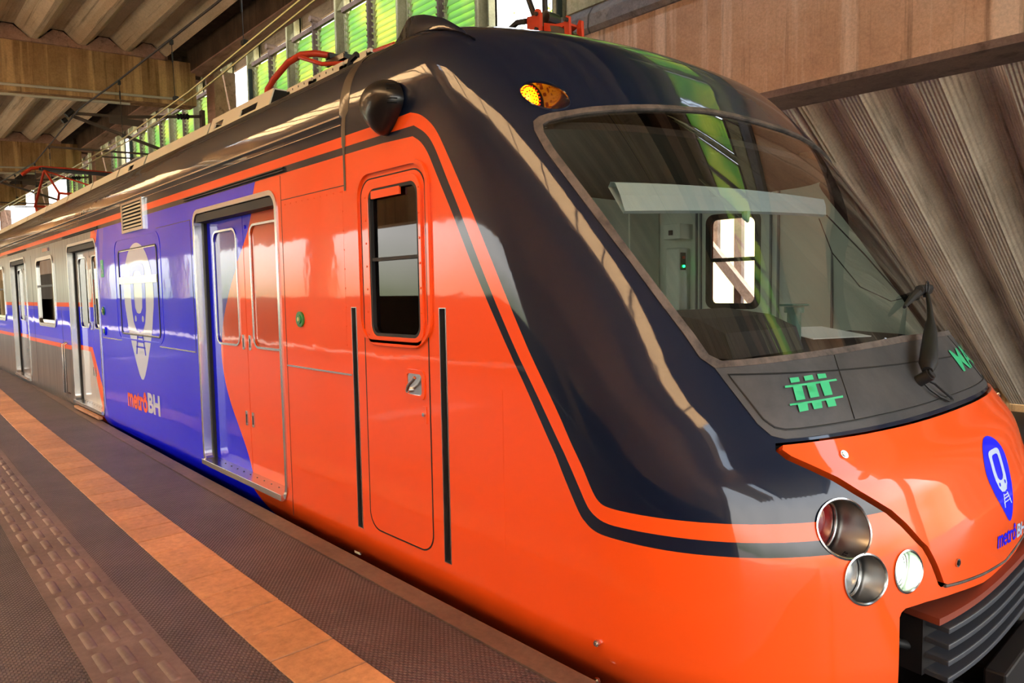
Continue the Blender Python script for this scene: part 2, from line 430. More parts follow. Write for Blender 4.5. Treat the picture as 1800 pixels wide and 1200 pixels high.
def patch(name, outer, mat, parent, holes=(), off=0.0, thick=0.0, step=.05, grid=(.05, .05), lines=(), cls=None, mats=None, smooth=True, flip=False, edge=True):
    """a piece of the hull bounded by outlines given in hull parameters"""
    V = []; E = []
    K = .06                                   # the long straight body is squeezed for the triangulation only
    def g(u): return -1 + (u + 1) * K if u < -1 else (3 + (u - 3) * K if u > 3 else u)
    def gi(u): return -1 + (u + 1) / K if u < -1 else (3 + (u - 3) / K if u > 3 else u)
    def poly(p, closed=True):
        p = densify([(g(a), b) for a, b in p], step, closed); k = len(V)
        V.extend(Vector(q) for q in p)
        for i in range(len(p) - (0 if closed else 1)): E.append((k + i, k + (i + 1) % len(p)))
        return p
    outer = poly(outer); hs = [poly(h) for h in holes]
    for ln in lines:
        if len(ln) > 1: poly(ln[0] if ln[1] == 'open' else ln, not (ln[1] == 'open'))
    u0 = min(p[0] for p in outer); u1 = max(p[0] for p in outer); w0 = min(p[1] for p in outer); w1 = max(p[1] for p in outer)
    us = []
    u = u0
    while u < u1:
        us.append(u); u += grid[0]
    ws = []
    q = w0
    while q < w1: ws.append(q); q += grid[1]
    for u in us:
        for q in ws:
            p = (u + grid[0] * .37, q + grid[1] * .41)
            if inside(p, outer) and not any(inside(p, h) for h in hs): V.append(Vector(p))
    res = delaunay_2d_cdt(V, E, [], 0, 1e-6)
    pv, tris = res[0], res[2]
    faces = []; mi = []
    for t in tris:
        c = ((pv[t[0]].x + pv[t[1]].x + pv[t[2]].x) / 3, (pv[t[0]].y + pv[t[1]].y + pv[t[2]].y) / 3)
        if not inside(c, outer) or any(inside(c, h) for h in hs): continue
        a, b, d = (pv[i] for i in t)
        if abs((b - a).cross(d - a)) < 1e-10: continue
        cr = (b.x - a.x) * (d.y - a.y) - (b.y - a.y) * (d.x - a.x)
        faces.append(tuple(t) if (cr > 0) != flip else tuple(t)[::-1]); mi.append(cls((gi(c[0]), c[1])) if cls else 0)
    pv = [Vector((gi(p.x), p.y)) for p in pv]
    P = [H(p.x, p.y) for p in pv]; N = [HN(p.x, p.y) for p in pv]
    verts = [a + b * off for a, b in zip(P, N)]
    norms = [(-q if flip else q) for q in N]
    if thick:
        cnt = {}
        for f in faces:
            for i in range(3): cnt[(f[i], f[(i + 1) % 3])] = 1
        rim = [e for e in cnt if (e[1], e[0]) not in cnt]
        k = len(verts); idx = {}
        for a, b in rim:
            for q in (a, b):
                if q not in idx:
                    idx[q] = len(verts); verts.append(P[q] + N[q] * (off - thick)); norms.append(N[q])
        o = mesh_obj(name, verts, faces, mats or mat, parent, mi, smooth, norms)
        # rim as separate faces with own normals
        rb = MB()
        rv = []; rf = []
        for a, b in rim:
            kk = len(rv); rv += [verts[a], verts[b], verts[idx[b]], verts[idx[a]]]; rf.append((kk, kk + 1, kk + 2, kk + 3))
        me = o.data
        bm = bmesh.new(); bm.from_mesh(me)
        for q in rf:
            vs = [bm.verts.new(rv[i]) for i in q]
            f = bm.faces.new(vs); f.smooth = False; f.material_index = 0
        bm.to_mesh(me); bm.free()
        return o
    return mesh_obj(name, verts, faces, mats or mat, parent, mi, smooth, norms)

# ------------------------------------------------------------------ the train
XB = -30.0
train = empty('metro_train', (-4, 1.55, 0))
prop(train, 'orange, blue and navy electric train with a raked dark nose standing at the platform', 'train')
MI = train.matrix_world
def T_(o):
    """keep world coordinates although parented to the train's empty"""
    return o
class _P: pass
TOFF = Vector((-4, 1.55, 0))
def fix(o):
    o.location = o.location - TOFF
    return o
# livery outlines (x,z on the flat side; hull parameters on the curved nose)
str_out = [(-0.12, 2.305), (-0.068, 2.283), (-0.028, 2.236), (-0.003, 2.177), (0.012, 2.071), (0.026, 1.967), (0.05, 1.716), (0.062, 1.448), (0.06, 0.985), (0.05, 0.845), (0.046, 0.769), (0.048, 0.680), (0.062, 0.640), (0.09, 0.630), (0.177, 0.630), (0.32, 0.633), (0.52, 0.633)]
str_in = [(-0.124, 2.236), (-0.068, 2.185), (-0.045, 2.125), (-0.034, 2.037), (-0.005, 1.74), (0.012, 1.23), (0.006, 0.836), (0.0, 0.747), (0.012, 0.629), (0.028, 0.592), (0.064, 0.568), (0.142, 0.570), (0.254, 0.573), (0.4, 0.573), (0.52, 0.573)]
band = [(-0.149, 2.185), (-0.110, 2.150), (-0.088, 2.092), (-0.079, 2.027), (-0.059, 1.869), (-0.044, 1.735), (-0.014, 1.228), (-0.023, 0.829), (-0.029, 0.718), (-0.015, 0.585), (0.0, 0.545), (0.029, 0.524), (0.074, 0.520), (0.205, 0.521), (0.31, 0.524), (0.52, 0.524)]
def back(z): return [(-1 + (XB + 4), z), (-1, z), (-.6, z), (-.35, z)]
L_out = back(2.300) + smoothline(str_out, 2)
L_in = back(2.238) + smoothline(str_in, 2)
L_band = back(2.195) + smoothline(band, 2)
P_stripe = L_out + L_in[::-1]
P_band = L_in + L_band[::-1]
P_low = L_band + [(.52, -.45), (-1 + (XB + 4), -.45)]
P_front = [(.52, .633), (1.48, .633), (1.48, -.45), (.52, -.45)]
arc_xz = [(-4.74, 2.195), (-4.86, 2.0), (-4.99, 1.84), (-5.2, 1.62), (-5.38, 1.40), (-5.5, 1.20), (-5.55, 1.0), (-5.52, .80), (-5.40, .60), (-5.25, .42), (-5.10, .20), (-5.0, .03), (-4.9, -.2), (-4.8, -.45)]
arc_s = side(smoothline(arc_xz, 2), False)
bl_x = [(-9.02, 2.195), (-9.06, 1.8), (-9.16, 1.2), (-9.24, .7), (-9.30, .2), (-9.33, -.45)]
bl_s = side(bl_x, False)
P_blue = arc_s + bl_s[::-1]
# triangles beside the blue edge, lines over the steel
pur1 = side([(-9.02, 2.195), (-8.82, 2.195), (-9.10, 1.4), (-9.16, 1.2)])
pur2 = side([(-9.30, .2), (-9.20, .45), (-9.05, .02), (-9.02, -.45), (-9.33, -.45)])
lineU = side([(XB, 1.375), (-9.83, 1.375), (-9.40, 2.195), (-9.10, 2.195), (-9.72, 1.318), (XB, 1.318)])
lineL = side([(XB, .815), (-9.86, .815), (-9.62, .60), (-9.27, .10), (-9.27, -.25), (-9.50, -.1), (-9.8, .52), (-9.95, .755), (XB, .755)])
pU = side([(XB, 1.318), (-9.72, 1.318), (-9.60, 1.27), (XB, 1.25)])
pL = side([(XB, .87), (-9.75, .87), (-9.25, .3), (-9.27, .10), (-9.62, .60), (-9.86, .815), (XB, .815)])
bandB = side([(XB, 1.25), (-9.60, 1.27), (-9.16, 2.195), (-9.02, 2.195), (-9.24, .7), (-9.75, .87), (XB, .87)])
shell_mats = [NAVY, ORANGE, BLUE, PURPLE, STEEL, WHITEP]
def paint_at(c):
    s, v = c
    if s > 1: s = 2 - s
    c = (s, v)
    if inside(c, P_stripe): return 1
    if inside(c, P_band): return 0
    if inside(c, P_front): return 1
    if inside(c, P_low):
        if inside(c, pur1) or inside(c, pur2): return 3
        if inside(c, P_blue): return 2
        ax = c[0]
        if ax > -1 + (-9.2 + 4) and not inside(c, bandB):
            return 1 if ax > -4 else 2
        if inside(c, lineU) or inside(c, lineL): return 1
        if inside(c, pU) or inside(c, pL): return 3
        if inside(c, bandB): return 2
        return 4
    return 0
# openings
DOORX = [(-5.95, -4.45), (-10.72, -9.22), (-15.50, -14.0), (-20.2, -18.7), (-24.9, -23.4)]
DZ0, DZ1 = .09, 2.085
WINX = [(-12.92, -11.72), (-17.6, -16.4), (-22.3, -21.1), (-27.0, -25.8)]
holes = []
for a, b in DOORX: holes.append(side(rrect(a, DZ0, b, DZ1, .09)))
for a, b in WINX: holes.append(side(rrect(a, 1.07, b, 1.99, .09)))
CD = rrect(-3.385, .155, -2.795, 2.035, .10, 8)
cd_hole = side(CD)
holes.append(cd_hole)
SL = [(-3.515, .13, -3.47, 1.36), (-2.705, .15, -2.66, 1.362)]
for a in SL: holes.append(side([(a[0], a[1]), (a[2], a[1]), (a[2], a[3]), (a[0], a[3])]))
# windscreen, black panel, bonnet, coupler mouth
ws_l = [(1.0, 1.200), (.834, 1.192), (.672, 1.180), (.554, 1.170), (.497, 1.166), (.480, 1.19), (.474, 1.266), (.455, 1.412), (.437, 1.546), (.408, 1.76), (.368, 2.025), (.362, 2.10), (.368, 2.135), (.385, 2.152), (.425, 2.170), (.472, 2.190), (.54, 2.212), (.634, 2.242), (.797, 2.282), (.9, 2.292), (1.0, 2.296)]
WS = ws_l + mirror(ws_l)[::-1][1:-1]
go_l = [(1.0, 1.172), (.828, 1.168), (.666, 1.158), (.52, 1.145), (.478, 1.142), (.462, 1.18), (.456, 1.266), (.437, 1.412), (.42, 1.546), (.392, 1.727), (.346, 2.018), (.341, 2.11), (.348, 2.150), (.366, 2.172), (.395, 2.187), (.455, 2.206), (.501, 2.225), (.641, 2.266), (.807, 2.306), (.905, 2.314), (1.0, 2.318)]
GO = go_l + mirror(go_l)[::-1][1:-1]
bk_l = [(1.0, .903), (.74, .903), (.646, .901), (.56, .897), (.525, .897), (.505, .910), (.494, .95), (.485, 1.053), (.478, 1.142), (.52, 1.145), (.666, 1.158), (.828, 1.168), (1.0, 1.172)]
BK = bk_l + mirror(bk_l)[::-1][1:-1]
hd_l = [(1.0, .878), (.727, .880), (.597, .879), (.512, .876), (.506, .862), (.514, .840), (.537, .808), (.567, .765), (.593, .718), (.645, .635), (.668, .581), (.691, .512), (.702, .487), (.718, .418), (.738, .335), (.748, .325), (.787, .312), (.878, .285), (.969, .262), (1.0, .258)]
HD = hd_l + mirror(hd_l)[::-1][1:-1]
hg_l = [(1.0, .888), (.727, .890), (.597, .889), (.505, .886), (.497, .862), (.505, .834), (.529, .80), (.559, .757), (.585, .71), (.637, .627), (.660, .575), (.684, .508), (.695, .482), (.711, .414), (.731, .33), (.738, .316), (.787, .300), (.878, .273), (.969, .250), (1.0, .246)]
HG = hg_l + mirror(hg_l)[::-1][1:-1]
mo_l = [(.637, -.45), (.637, .262), (.641, .278), (.650, .288), (.700, .284), (.788, .262), (.90, .226), (1.0, .215)]
MO = mo_l + mirror(mo_l)[::-1][1:]
holes += [GO, BK[:], HG, MO]
holes = [h for h in holes if h is not BK and h is not GO]
ub = go_l + mirror(go_l)[::-1][1:-1]
# one hole for windscreen + black panel together
wb_l = [(1.0, .903), (.74, .903), (.646, .901), (.56, .897), (.525, .897), (.505, .910), (.494, .95), (.485, 1.053), (.478, 1.142), (.462, 1.18), (.456, 1.266), (.437, 1.412), (.42, 1.546), (.392, 1.727), (.346, 2.018), (.341, 2.11), (.348, 2.150), (.366, 2.172), (.395, 2.187), (.455, 2.206), (.501, 2.225), (.641, 2.266), (.807, 2.306), (.905, 2.314), (1.0, 2.318)]
WB = wb_l + mirror(wb_l)[::-1][1:-1]
holes = [h for h in holes if h is not None] 
holes.append(WB)
FW = rrect(-3.19, 1.29, -2.77, 1.985, .06)
holes.append([(2 - a, b) for a, b in side(FW)])
def ycirc(cy, cz, r, n=40, rz=None):
    return [(sy_(y, z), z) for y, z in circ(cy, cz, r, n, rz)]
LAMPS = [(.470, .600, .098), (.510, .425, .084), (.705, .418, .072)]
for cy, cz, r_ in LAMPS:
    c = ycirc(cy, cz, r_); holes.append(c); holes.append(mirror(c))
MK = (.245, 2.285, .078)
c = ycirc(*MK); holes.append(c); holes.append(mirror(c))
sh_outer = [(-1 + (XB + 4), -.45)] + [(x, -.45) for x in (-1, 0, 1, 2, 3)] + [(3 + 26, -.45)] + [(3 + 26, 3.5499)] + [(x, 3.5499) for x in (3, 2, 1, 0, -1)] + [(-1 + (XB + 4), 3.5499)]
lines = []
for ln in (L_out, L_in, L_band):
    lines.append((ln[:-1] + [(.52, ln[-1][1])], 'open')); lines.append((mirror(ln), 'open'))
lines.append(([(.52, .633), (1.48, .633)], 'open'))
for ln in (arc_s, bl_s, pur1 + pur1[:1], pur2 + pur2[:1], lineU + lineU[:1], lineL + lineL[:1], pU + pU[:1], pL + pL[:1], bandB + bandB[:1]):
    lines.append((ln, 'open'))
shell = patch('body_shell', sh_outer, None, train, holes=holes, step=.045, grid=(.045, .05), lines=lines, cls=paint_at, mats=shell_mats)
fix(shell)

def tpatch(name, outer, mat, parent=train, **k):
    o = patch(name, outer, mat, parent, **k)
    if parent is train: fix(o)
    return o
def tb(mb, name, mat=None, parent=train, smooth=False, bevel=0):
    o = mb.build(name, mat, parent, smooth, bevel)
    if parent is train: fix(o)
    return o
gasket = tpatch('windshield_gasket', GO, GASKET, holes=[WS], off=.006, thick=.03, step=.03)
gl = tpatch('windshield', WS, GLASS, off=-.004, step=.03)
bp_ = tpatch('black_nose_panel', BK, MATTE, off=.004, thick=.03, step=.03)
bi_l = [(1.0, .932), (.74, .932), (.646, .929), (.56, .925), (.535, .926), (.519, .936), (.508, .965), (.500, 1.053), (.494, 1.118)]
tr_ = [(a, b) for a, b in bi_l]; BI = densify(tr_ + mirror(tr_)[::-1][1:], .03)
sb = MB(); sb.tube([HO(s, v, .005) for s, v in BI], .0035, 5)
for sx0 in (.725,):
    for sg in (1, -1):
        q = [(1 - sg * (1 - sx0) * (1 + .03 * k), 1.16 - .225 * k / 6) for k in range(7)]
        sb.tube([HO(s, v, .005) for s, v in q], .0018, 4)
tb(sb, 'panel_seam', RUBBER, bp_)
tpatch('bonnet', HD, ORANGE, off=.012, thick=.05, step=.02, grid=(.03, .03))
tpatch('bonnet_recess', HG, BLACK, off=-.035, step=.03)
# bottom trim under the bonnet
bt = MB(); bt.tube([HO(s, v, .012) for s, v in densify([(.74, .322), (.787, .306), (.878, .279), (1.0, .252), (1.122, .279), (1.213, .306), (1.26, .322)], .02)], .006, 6); tb(bt, 'bonnet_edge_trim', GASKET)
for k, (s, v) in enumerate([(.604, .827), (.776, .391), (1.396, .827), (1.224, .391)]):
    n = HN(s, v); p = H(s, v) + n * .012
    m = MB(); m.tube([p - n * .004, p + n * .006], .016, 20, CHROME); m.tube([p + n * .004, p + n * .009], .010, 16, BLACK if k % 2 else CHROME)
    tb(m, 'bonnet_lock', CHROME)

# ---- emblem and lettering ------------------------------------------------
def pin_outline(n=36):
    p = []
    a0 = math.radians(-25)
    for i in range(n + 1):
        a = a0 + (PI - 2 * a0) * i / n; p.append((math.cos(a), math.sin(a)))
    # lower taper to rounded tip
    x1, z1 = p[-1]
    left = [(-.80, -.75), (-.58, -1.12), (-.36, -1.45), (-.19, -1.66), (-.08, -1.745), (0, -1.76)]
    return p + left + [(-x, z) for x, z in left[::-1][1:]]
def icon_parts():
    outer = []
    for i in range(13):
        a = math.radians(180 * i / 12); outer.append((.50 * math.copysign(abs(math.cos(a)) ** .5, math.cos(a)), .30 + .30 * math.sin(a) ** .5 if math.sin(a) > 0 else .30))
    outer += [(-.50, -.05), (-.47, -.35), (-.38, -.60), (-.22, -.76), (0, -.80), (.22, -.76), (.38, -.60), (.47, -.35), (.50, -.05)]
    inner = []
    for i in range(13):
        a = math.radians(180 * i / 12); inner.append((.27 * math.copysign(abs(math.cos(a)) ** .5, math.cos(a)), .22 + .22 * (math.sin(a) ** .5 if math.sin(a) > 0 else 0)))
    inner += [(-.28, -.05), (-.24, -.30), (-.13, -.40), (0, -.42), (.13, -.40), (.24, -.30), (.28, -.05)]
    dots = [circ(-.24, -.52, .065, 14), circ(.24, -.52, .065, 14)]
    rails = [[(-.12, -.84), (-.19, -.84), (-.34, -1.25), (-.27, -1.25)], [(.12, -.84), (.19, -.84), (.34, -1.25), (.27, -1.25)]]
    for zc in (-.88, -.97, -1.08):
        hw = .20 + (-zc - .84) * .45
        rails.append([(-hw, zc), (hw, zc), (hw + .01, zc - .035), (-hw - .01, zc - .035)])
    return outer, inner, dots, rails
def flat_map(polys, fn, name, mat, parent, off, sub=0):
    """thin printed film following fn(u,v,offset)"""
    V = []; F = []
    for p in polys:
        outer = p[0] if isinstance(p[0][0], (list, tuple)) else p
        hs = p[1:] if isinstance(p[0][0], (list, tuple)) else []
        step = sub or 9
        pts = []; E = []
        for q in [outer] + list(hs):
            q = densify(q, step, True); k = len(pts); pts += [Vector(a) for a in q]
            E += [(k + i, k + (i + 1) % len(q)) for i in range(len(q))]
        if sub:
            us = [a[0] for a in outer]; vs_ = [a[1] for a in outer]
            u = min(us)
            while u < max(us):
                v = min(vs_)
                while v < max(vs_):
                    if inside((u + .003, v + .002), outer) and not any(inside((u + .003, v + .002), h) for h in hs): pts.append(Vector((u + .003, v + .002)))
                    v += sub
                u += sub
        r = delaunay_2d_cdt(pts, E, [], 0, 1e-7)
        k = len(V); V += [fn(a.x, a.y, off) for a in r[0]]
        for t in r[2]:
            c = (sum(r[0][i].x for i in t) / 3, sum(r[0][i].y for i in t) / 3)
            if inside(c, outer) and not any(inside(c, h) for h in hs): F.append(tuple(k + i for i in t))
    o = mesh_obj(name, V, F, mat, parent, smooth=True)
    if parent is train: fix(o)
    return o
def side_fn(cx, cz, sx, sz):
    return lambda u, v, off: Vector((cx + u * sx, -off, cz + v * sz))
def front_fn(cy, cz, sc, szc=None, tilt=0):
    szc = szc or sc
    def f(u, v, off):
        y = cy + u * sc + v * tilt; z = cz + v * szc
        s = sy_(y, z); return HO(s, z, .012 + off)
    return f
def emblem(fn, bg, fg, parent, sub, names):
    o = flat_map([pin_outline()], fn, names[0], bg, parent, .0015, sub)
    outer, inner, dots, rails = icon_parts()
    flat_map([[outer, inner] + dots], fn, names[1], fg, o, .003, sub)
    flat_map(rails, fn, names[2], fg, o, .003, sub)
    return o
emblem(side_fn(-7.62, 1.475, .50, .485), WHITEP, BLUE, train, 0, ('pin_emblem', 'train_symbol', 'track_symbol'))
emblem(front_fn(1.615, .634, .163, .126), BLUE, WHITEP, train, .05, ('pin_emblem', 'train_symbol', 'track_symbol'))
def text_mesh(txt, bold=.02):
    cu = bpy.data.curves.new('t', 'FONT'); cu.body = txt; cu.size = 1; cu.offset = bold; cu.resolution_u = 6
    o = bpy.data.objects.new('t', cu); COL.objects.link(o)
    dg = bpy.context.evaluated_depsgraph_get(); me = bpy.data.meshes.new_from_object(o.evaluated_get(dg))
    vs = [v.co.copy() for v in me.vertices]; fs = [tuple(p.vertices) for p in me.polygons]
    bpy.data.objects.remove(o); bpy.data.curves.remove(cu); bpy.data.meshes.remove(me)
    return vs, fs
def lettering(name, txt, mat, x0, x1, z0, z1, fn, parent, bold=.03):
    vs, fs = text_mesh(txt, bold)
    a0 = min(v.x for v in vs); a1 = max(v.x for v in vs); b0 = min(v.y for v in vs); b1 = max(v.y for v in vs)
    V = [fn(x0 + (v.x - a0) / (a1 - a0) * (x1 - x0), z0 + (v.y - b0) / (b1 - b0) * (z1 - z0), .0025) for v in vs]
    o = mesh_obj(name, V, fs, mat, parent)
    if parent is train: fix(o)
    return o
idf = lambda u, v, off: Vector((u, -off, v))
fdf = lambda y, z, off: HO(sy_(y, z - (y - 1.425) * .10), z - (y - 1.425) * .10, .012 + off)
lettering('lettering', 'metrô', ORANGE, -8.19, -7.50, .30, .50, idf, train, .035)
lettering('lettering', 'BH', WHITEP, -7.48, -7.10, .315, .51, idf, train, .045)
lettering('lettering', 'metrô', BLUE, 1.425, 1.715, .337, .412, fdf, train, .015)
lettering('lettering', 'BH', WHITEP, 1.732, 1.893, .338, .400, fdf, train, .03)
# green track symbol and green letters on the black panel
gf = lambda u, v, off: HO(u, v, .006 + off)
gp = [[(0.598, 1.093), (0.616, 1.094), (0.613, 1.078), (0.595, 1.076)], [(0.627, 1.095), (0.646, 1.097), (0.643, 1.081), (0.624, 1.079)], [(0.657, 1.098), (0.675, 1.097), (0.672, 1.082), (0.653, 1.081)],
      [(0.58, 1.068), (0.691, 1.075), (0.69, 1.068), (0.578, 1.061)], [(0.594, 1.065), (0.612, 1.066), (0.602, 1.018), (0.584, 1.016)], [(0.622, 1.066), (0.641, 1.067), (0.632, 1.022), (0.613, 1.02)], [(0.651, 1.068), (0.671, 1.069), (0.661, 1.023), (0.643, 1.022)],
      [(0.568, 1.007), (0.681, 1.016), (0.679, 1.009), (0.567, 1.001)], [(0.582, 1.004), (0.601, 1.005), (0.595, 0.981), (0.577, 0.978)], [(0.61, 1.006), (0.63, 1.007), (0.624, 0.984), (0.606, 0.982)], [(0.64, 1.008), (0.659, 1.009), (0.654, 0.985), (0.636, 0.984)]]
flat_map(gp, gf, 'green_track_symbol', GREEN, train, .002, .02)
lettering('green_lettering', 'MA2', GREEN, 1.185, 1.40, 1.0, 1.10, gf, train, .01)

# ---- lamps ----------------------------------------------------------------
def lamp(cy, cz, r, kind, mir=False):
    def yy(y): return 2 * YC - y if mir else y
    n = 40
    rim = []
    for i in range(n):
        a = 2 * PI * i / n; y = cy + r * math.cos(a); z = cz + r * math.sin(a); s = sy_(y, z); p = H(s, z)
        rim.append((p, HN(s, z)))
    def cv(p): return Vector((p.x, yy(p.y), p.z))
    xs = min(p.x for p, _ in rim); back_x = xs - (.03 if kind != 'marker' else .03)
    # rim ring
    m = MB()
    v = []
    for (p, nn) in rim:
        d = Vector((0, p.y - cy, p.z - cz)).normalized()
        v += [cv(p + nn * .003 + d * .006), cv(p + nn * .006), cv(p + nn * .002 - d * .004), cv(p - nn * .004 - d * .004)]
    f = []
    for i in range(n):
        j = (i + 1) % n
        for k in range(3): f.append((i * 4 + k, j * 4 + k, j * 4 + k + 1, i * 4 + k + 1))
    m.add(v, f)
    nm = {'marker': 'marker_light'}.get(kind, 'headlight')
    rg = tb(m, nm, {'marker': NAVY}.get(kind, CHROME), train, True)
    # tube
    m = MB(); v = []; f = []
    for (p, nn) in rim:
        a = cv(p - nn * .002); b = Vector((back_x, a.y, a.z)); v += [a, b]
    for i in range(n): j = (i + 1) % n; f.append((2 * i, 2 * j, 2 * j + 1, 2 * i + 1))
    m.add(v, f)
    tm = {'marker': NAVY, 'white': pbr('lamp_tube_white', (205, 220, 205), .25, metal=.6)}.get(kind, BRUSH)
    tube = m.build('lamp_tube', tm, rg, True)
    # lens disc with dark collar
    c = Vector((back_x, yy(cy), cz))
    m = MB(); m.tube([c + Vector((-.004, 0, 0)), c + Vector((.012, 0, 0))], r * .995, 32, RUBBER); 
    m.build('lamp_collar', RUBBER, rg, False)
    q = MB(); rr2 = r * .80
    rings = 5; v = [c + Vector((.030, 0, 0))]; f = []
    for k in range(1, rings + 1):
        for i in range(24):
            a = 2 * PI * i / 24; rad = rr2 * k / rings
            v.append(c + Vector((.013 + .017 * (1 - (k / rings) ** 2), rad * math.cos(a), rad * math.sin(a))))
    for i in range(24): f.append((0, 1 + i, 1 + (i + 1) % 24))
    for k in range(rings - 1):
        for i in range(24): f.append((1 + k * 24 + i, 1 + (k + 1) * 24 + i, 1 + (k + 1) * 24 + (i + 1) % 24, 1 + k * 24 + (i + 1) % 24))
    q.add(v, f)
    lm = {'marker': AMBER, 'red': REDLENS, 'clear': CLEARL, 'white': WHITEL}[kind]
    q.build('lamp_lens', lm, rg, True)
    if kind == 'marker':
        a = MB()
        for rr3 in (.86, .55, .28):
            for i in range(int(26 * rr3)):
                an = 2 * PI * i / int(26 * rr3); a.tube([c + Vector((.012, r * .82 * rr3 * math.cos(an), r * .82 * rr3 * math.sin(an))), c + Vector((.030, r * .82 * rr3 * math.cos(an), r * .82 * rr3 * math.sin(an)))], .0035, 6)
        a.build('led_ring', AMBERL, rg)
    else:
        a = MB()
        cc = [c + Vector((.022, rr2 * math.cos(2 * PI * i / 32), rr2 * math.sin(2 * PI * i / 32))) for i in range(33)]
        a.tube(cc, .005, 6); a.build('lens_ring', CHROME, rg, True)
    return rg
for mir in (False, True):
    lamp(*LAMPS[0], 'red', mir); lamp(*LAMPS[1], 'clear', mir); lamp(*LAMPS[2], 'white', mir); lamp(*MK, 'marker', mir)

# ---- cab side door ----------------------------------------------------------
def ring_prism(outer, inner, y0, y1, mat, mb=None, both=True):
    """frame between two outlines with equal point count, on the side plane"""
    mb = mb or MB(); n = len(outer)
    v = [(x, y0, z) for x, z in outer] + [(x, y0, z) for x, z in inner] + [(x, y1, z) for x, z in outer] + [(x, y1, z) for x, z in inner]
    f = []
    for i in range(n):
        j = (i + 1) % n
        f += [(i, j, n + j, n + i), (2 * n + i, 3 * n + i, 3 * n + j, 2 * n + j), (i, 2 * n + i, 2 * n + j, j), (n + i, n + j, 3 * n + j, 3 * n + i)]
    return mb.add(v, f, mat)
def plate(outer, holes_, y0, y1, mat, name, parent, smooth=False, split=None, mats=None):
    """flat plate with holes on the side plane, optional paint split"""
    pts = []; E = []
    def ad(q):
        k = len(pts); pts.extend(Vector(a) for a in q); E.extend((k + i, k + (i + 1) % len(q)) for i in range(len(q)))
    ad(outer)
    for h in holes_: ad(h)
    if split:
        for ln, _ in split:
            k = len(pts); pts.extend(Vector(a) for a in ln); E.extend((k + i, k + i + 1) for i in range(len(ln) - 1))
            if not _ is None: E.append((k + len(ln) - 1, k))
    r = delaunay_2d_cdt(pts, E, [], 0, 1e-6)
    fr = []; mi = []
    for t in r[2]:
        c = (sum(r[0][i].x for i in t) / 3, sum(r[0][i].y for i in t) / 3)
        if inside(c, outer) and not any(inside(c, h) for h in holes_):
            fr.append(t); mm = 0
            if split:
                for poly, ix in split:
                    if ix is not None and inside(c, poly): mm = ix; break
            mi.append(mm)
    n = len(r[0]); V = [(a.x, y0, a.y) for a in r[0]] + [(a.x, y1, a.y) for a in r[0]]
    F = [tuple(t) for t in fr] + [tuple(i + n for i in t)[::-1] for t in fr]; MIx = mi + mi
    ed = {}
    for t, m_ in zip(fr, mi):
        for i in range(3): ed[(t[i], t[(i + 1) % 3])] = m_
    for (a, b), m_ in ed.items():
        if (b, a) not in ed: F.append((b, a, a + n, b + n)); MIx.append(m_)
    o = mesh_obj(name, V, F, mats or [mat], parent, MIx)
    if parent is train: fix(o)
    return o
cdm = MB()
o1 = rrect(-3.425, .10, -2.755, 2.085, .135, 8); i1 = rrect(-3.385, .155, -2.795, 2.035, .10, 8)
ring_prism(rrect(-3.418, 1.18, -2.762, 2.078, .13, 8), rrect(-3.40, 1.195, -2.78, 2.058, .115, 8), -.014, .0, ORANGE, cdm)
cab_door = tb(cdm, 'cab_door', ORANGE)
gl_o = rrect(-3.285, 1.225, -2.855, 1.965, .055, 8)
leaf = plate(rrect(-3.378, .162, -2.802, 2.028, .095, 8), [gl_o], -.002, .035, ORANGE, 'door_leaf', cab_door)
m = MB(); ring_prism(rrect(-3.345, 1.165, -2.822, 2.012, .085, 8), rrect(-3.295, 1.215, -2.845, 1.975, .06, 8), -.014, -.001, ORANGE, m)
for k in range(7):
    for sx0 in (-3.32, -2.834): m.tube([(sx0, -.018, 1.22 + k * .12), (sx0, -.012, 1.22 + k * .12)], .006, 8, ORANGE)
m.build('window_frame', ORANGE, cab_door, False, .003)
m = MB(); ring_prism(rrect(-3.297, 1.213, -2.843, 1.977, .062, 8), rrect(-3.280, 1.230, -2.860, 1.960, .05, 8), -.010, .012, RUBBER, m); m.box((-3.285, -.006, 1.605), (-2.855, .008, 1.622), RUBBER)
m.box((-3.265, -.012, 1.925), (-3.00, -.002, 1.965), ORANGE)
m.build('window_seal', RUBBER, cab_door)
m = MB(); m.prism(gl_o, lambda u, v: (u, .012, v), (0, .003, 0)); m.build('window_pane', GLASSD, cab_door)
m = MB(); m.prism(rrect(-2.995, .925, -2.845, 1.05, .02), lambda u, v: (u, -.004, v), (0, .003, 0), CHROME); ring_prism(rrect(-3.005, .915, -2.835, 1.06, .025), rrect(-2.985, .935, -2.855, 1.04, .02), -.009, -.002, ORANGE, m)
m.box((-2.985, -.0035, .935), (-2.855, -.002, 1.04), BRUSH)
m.tube([(-2.965, -.02, .955), (-2.93, -.035, .985), (-2.88, -.03, 1.025)], .009, 8, CHROME); m.tube([(-2.965, -.002, .955), (-2.965, -.022, .955)], .013, 10, CHROME)
m.build('door_handle', CHROME, cab_door, True)
m = MB(); m.box((-2.86, -.006, .80), (-2.825, -.001, .885), ORANGE); m.tube([(-2.843, -.001, .845), (-2.843, -.014, .845)], .010, 10, CHROME); m.build('door_lock', CHROME, cab_door)
m = MB(); ring_prism(rrect(-3.385, .155, -2.795, 2.035, .10, 8), rrect(-3.380, .160, -2.800, 2.030, .095, 8), -.003, .02, RUBBER, m); m.build('door_seal', RUBBER, cab_door)
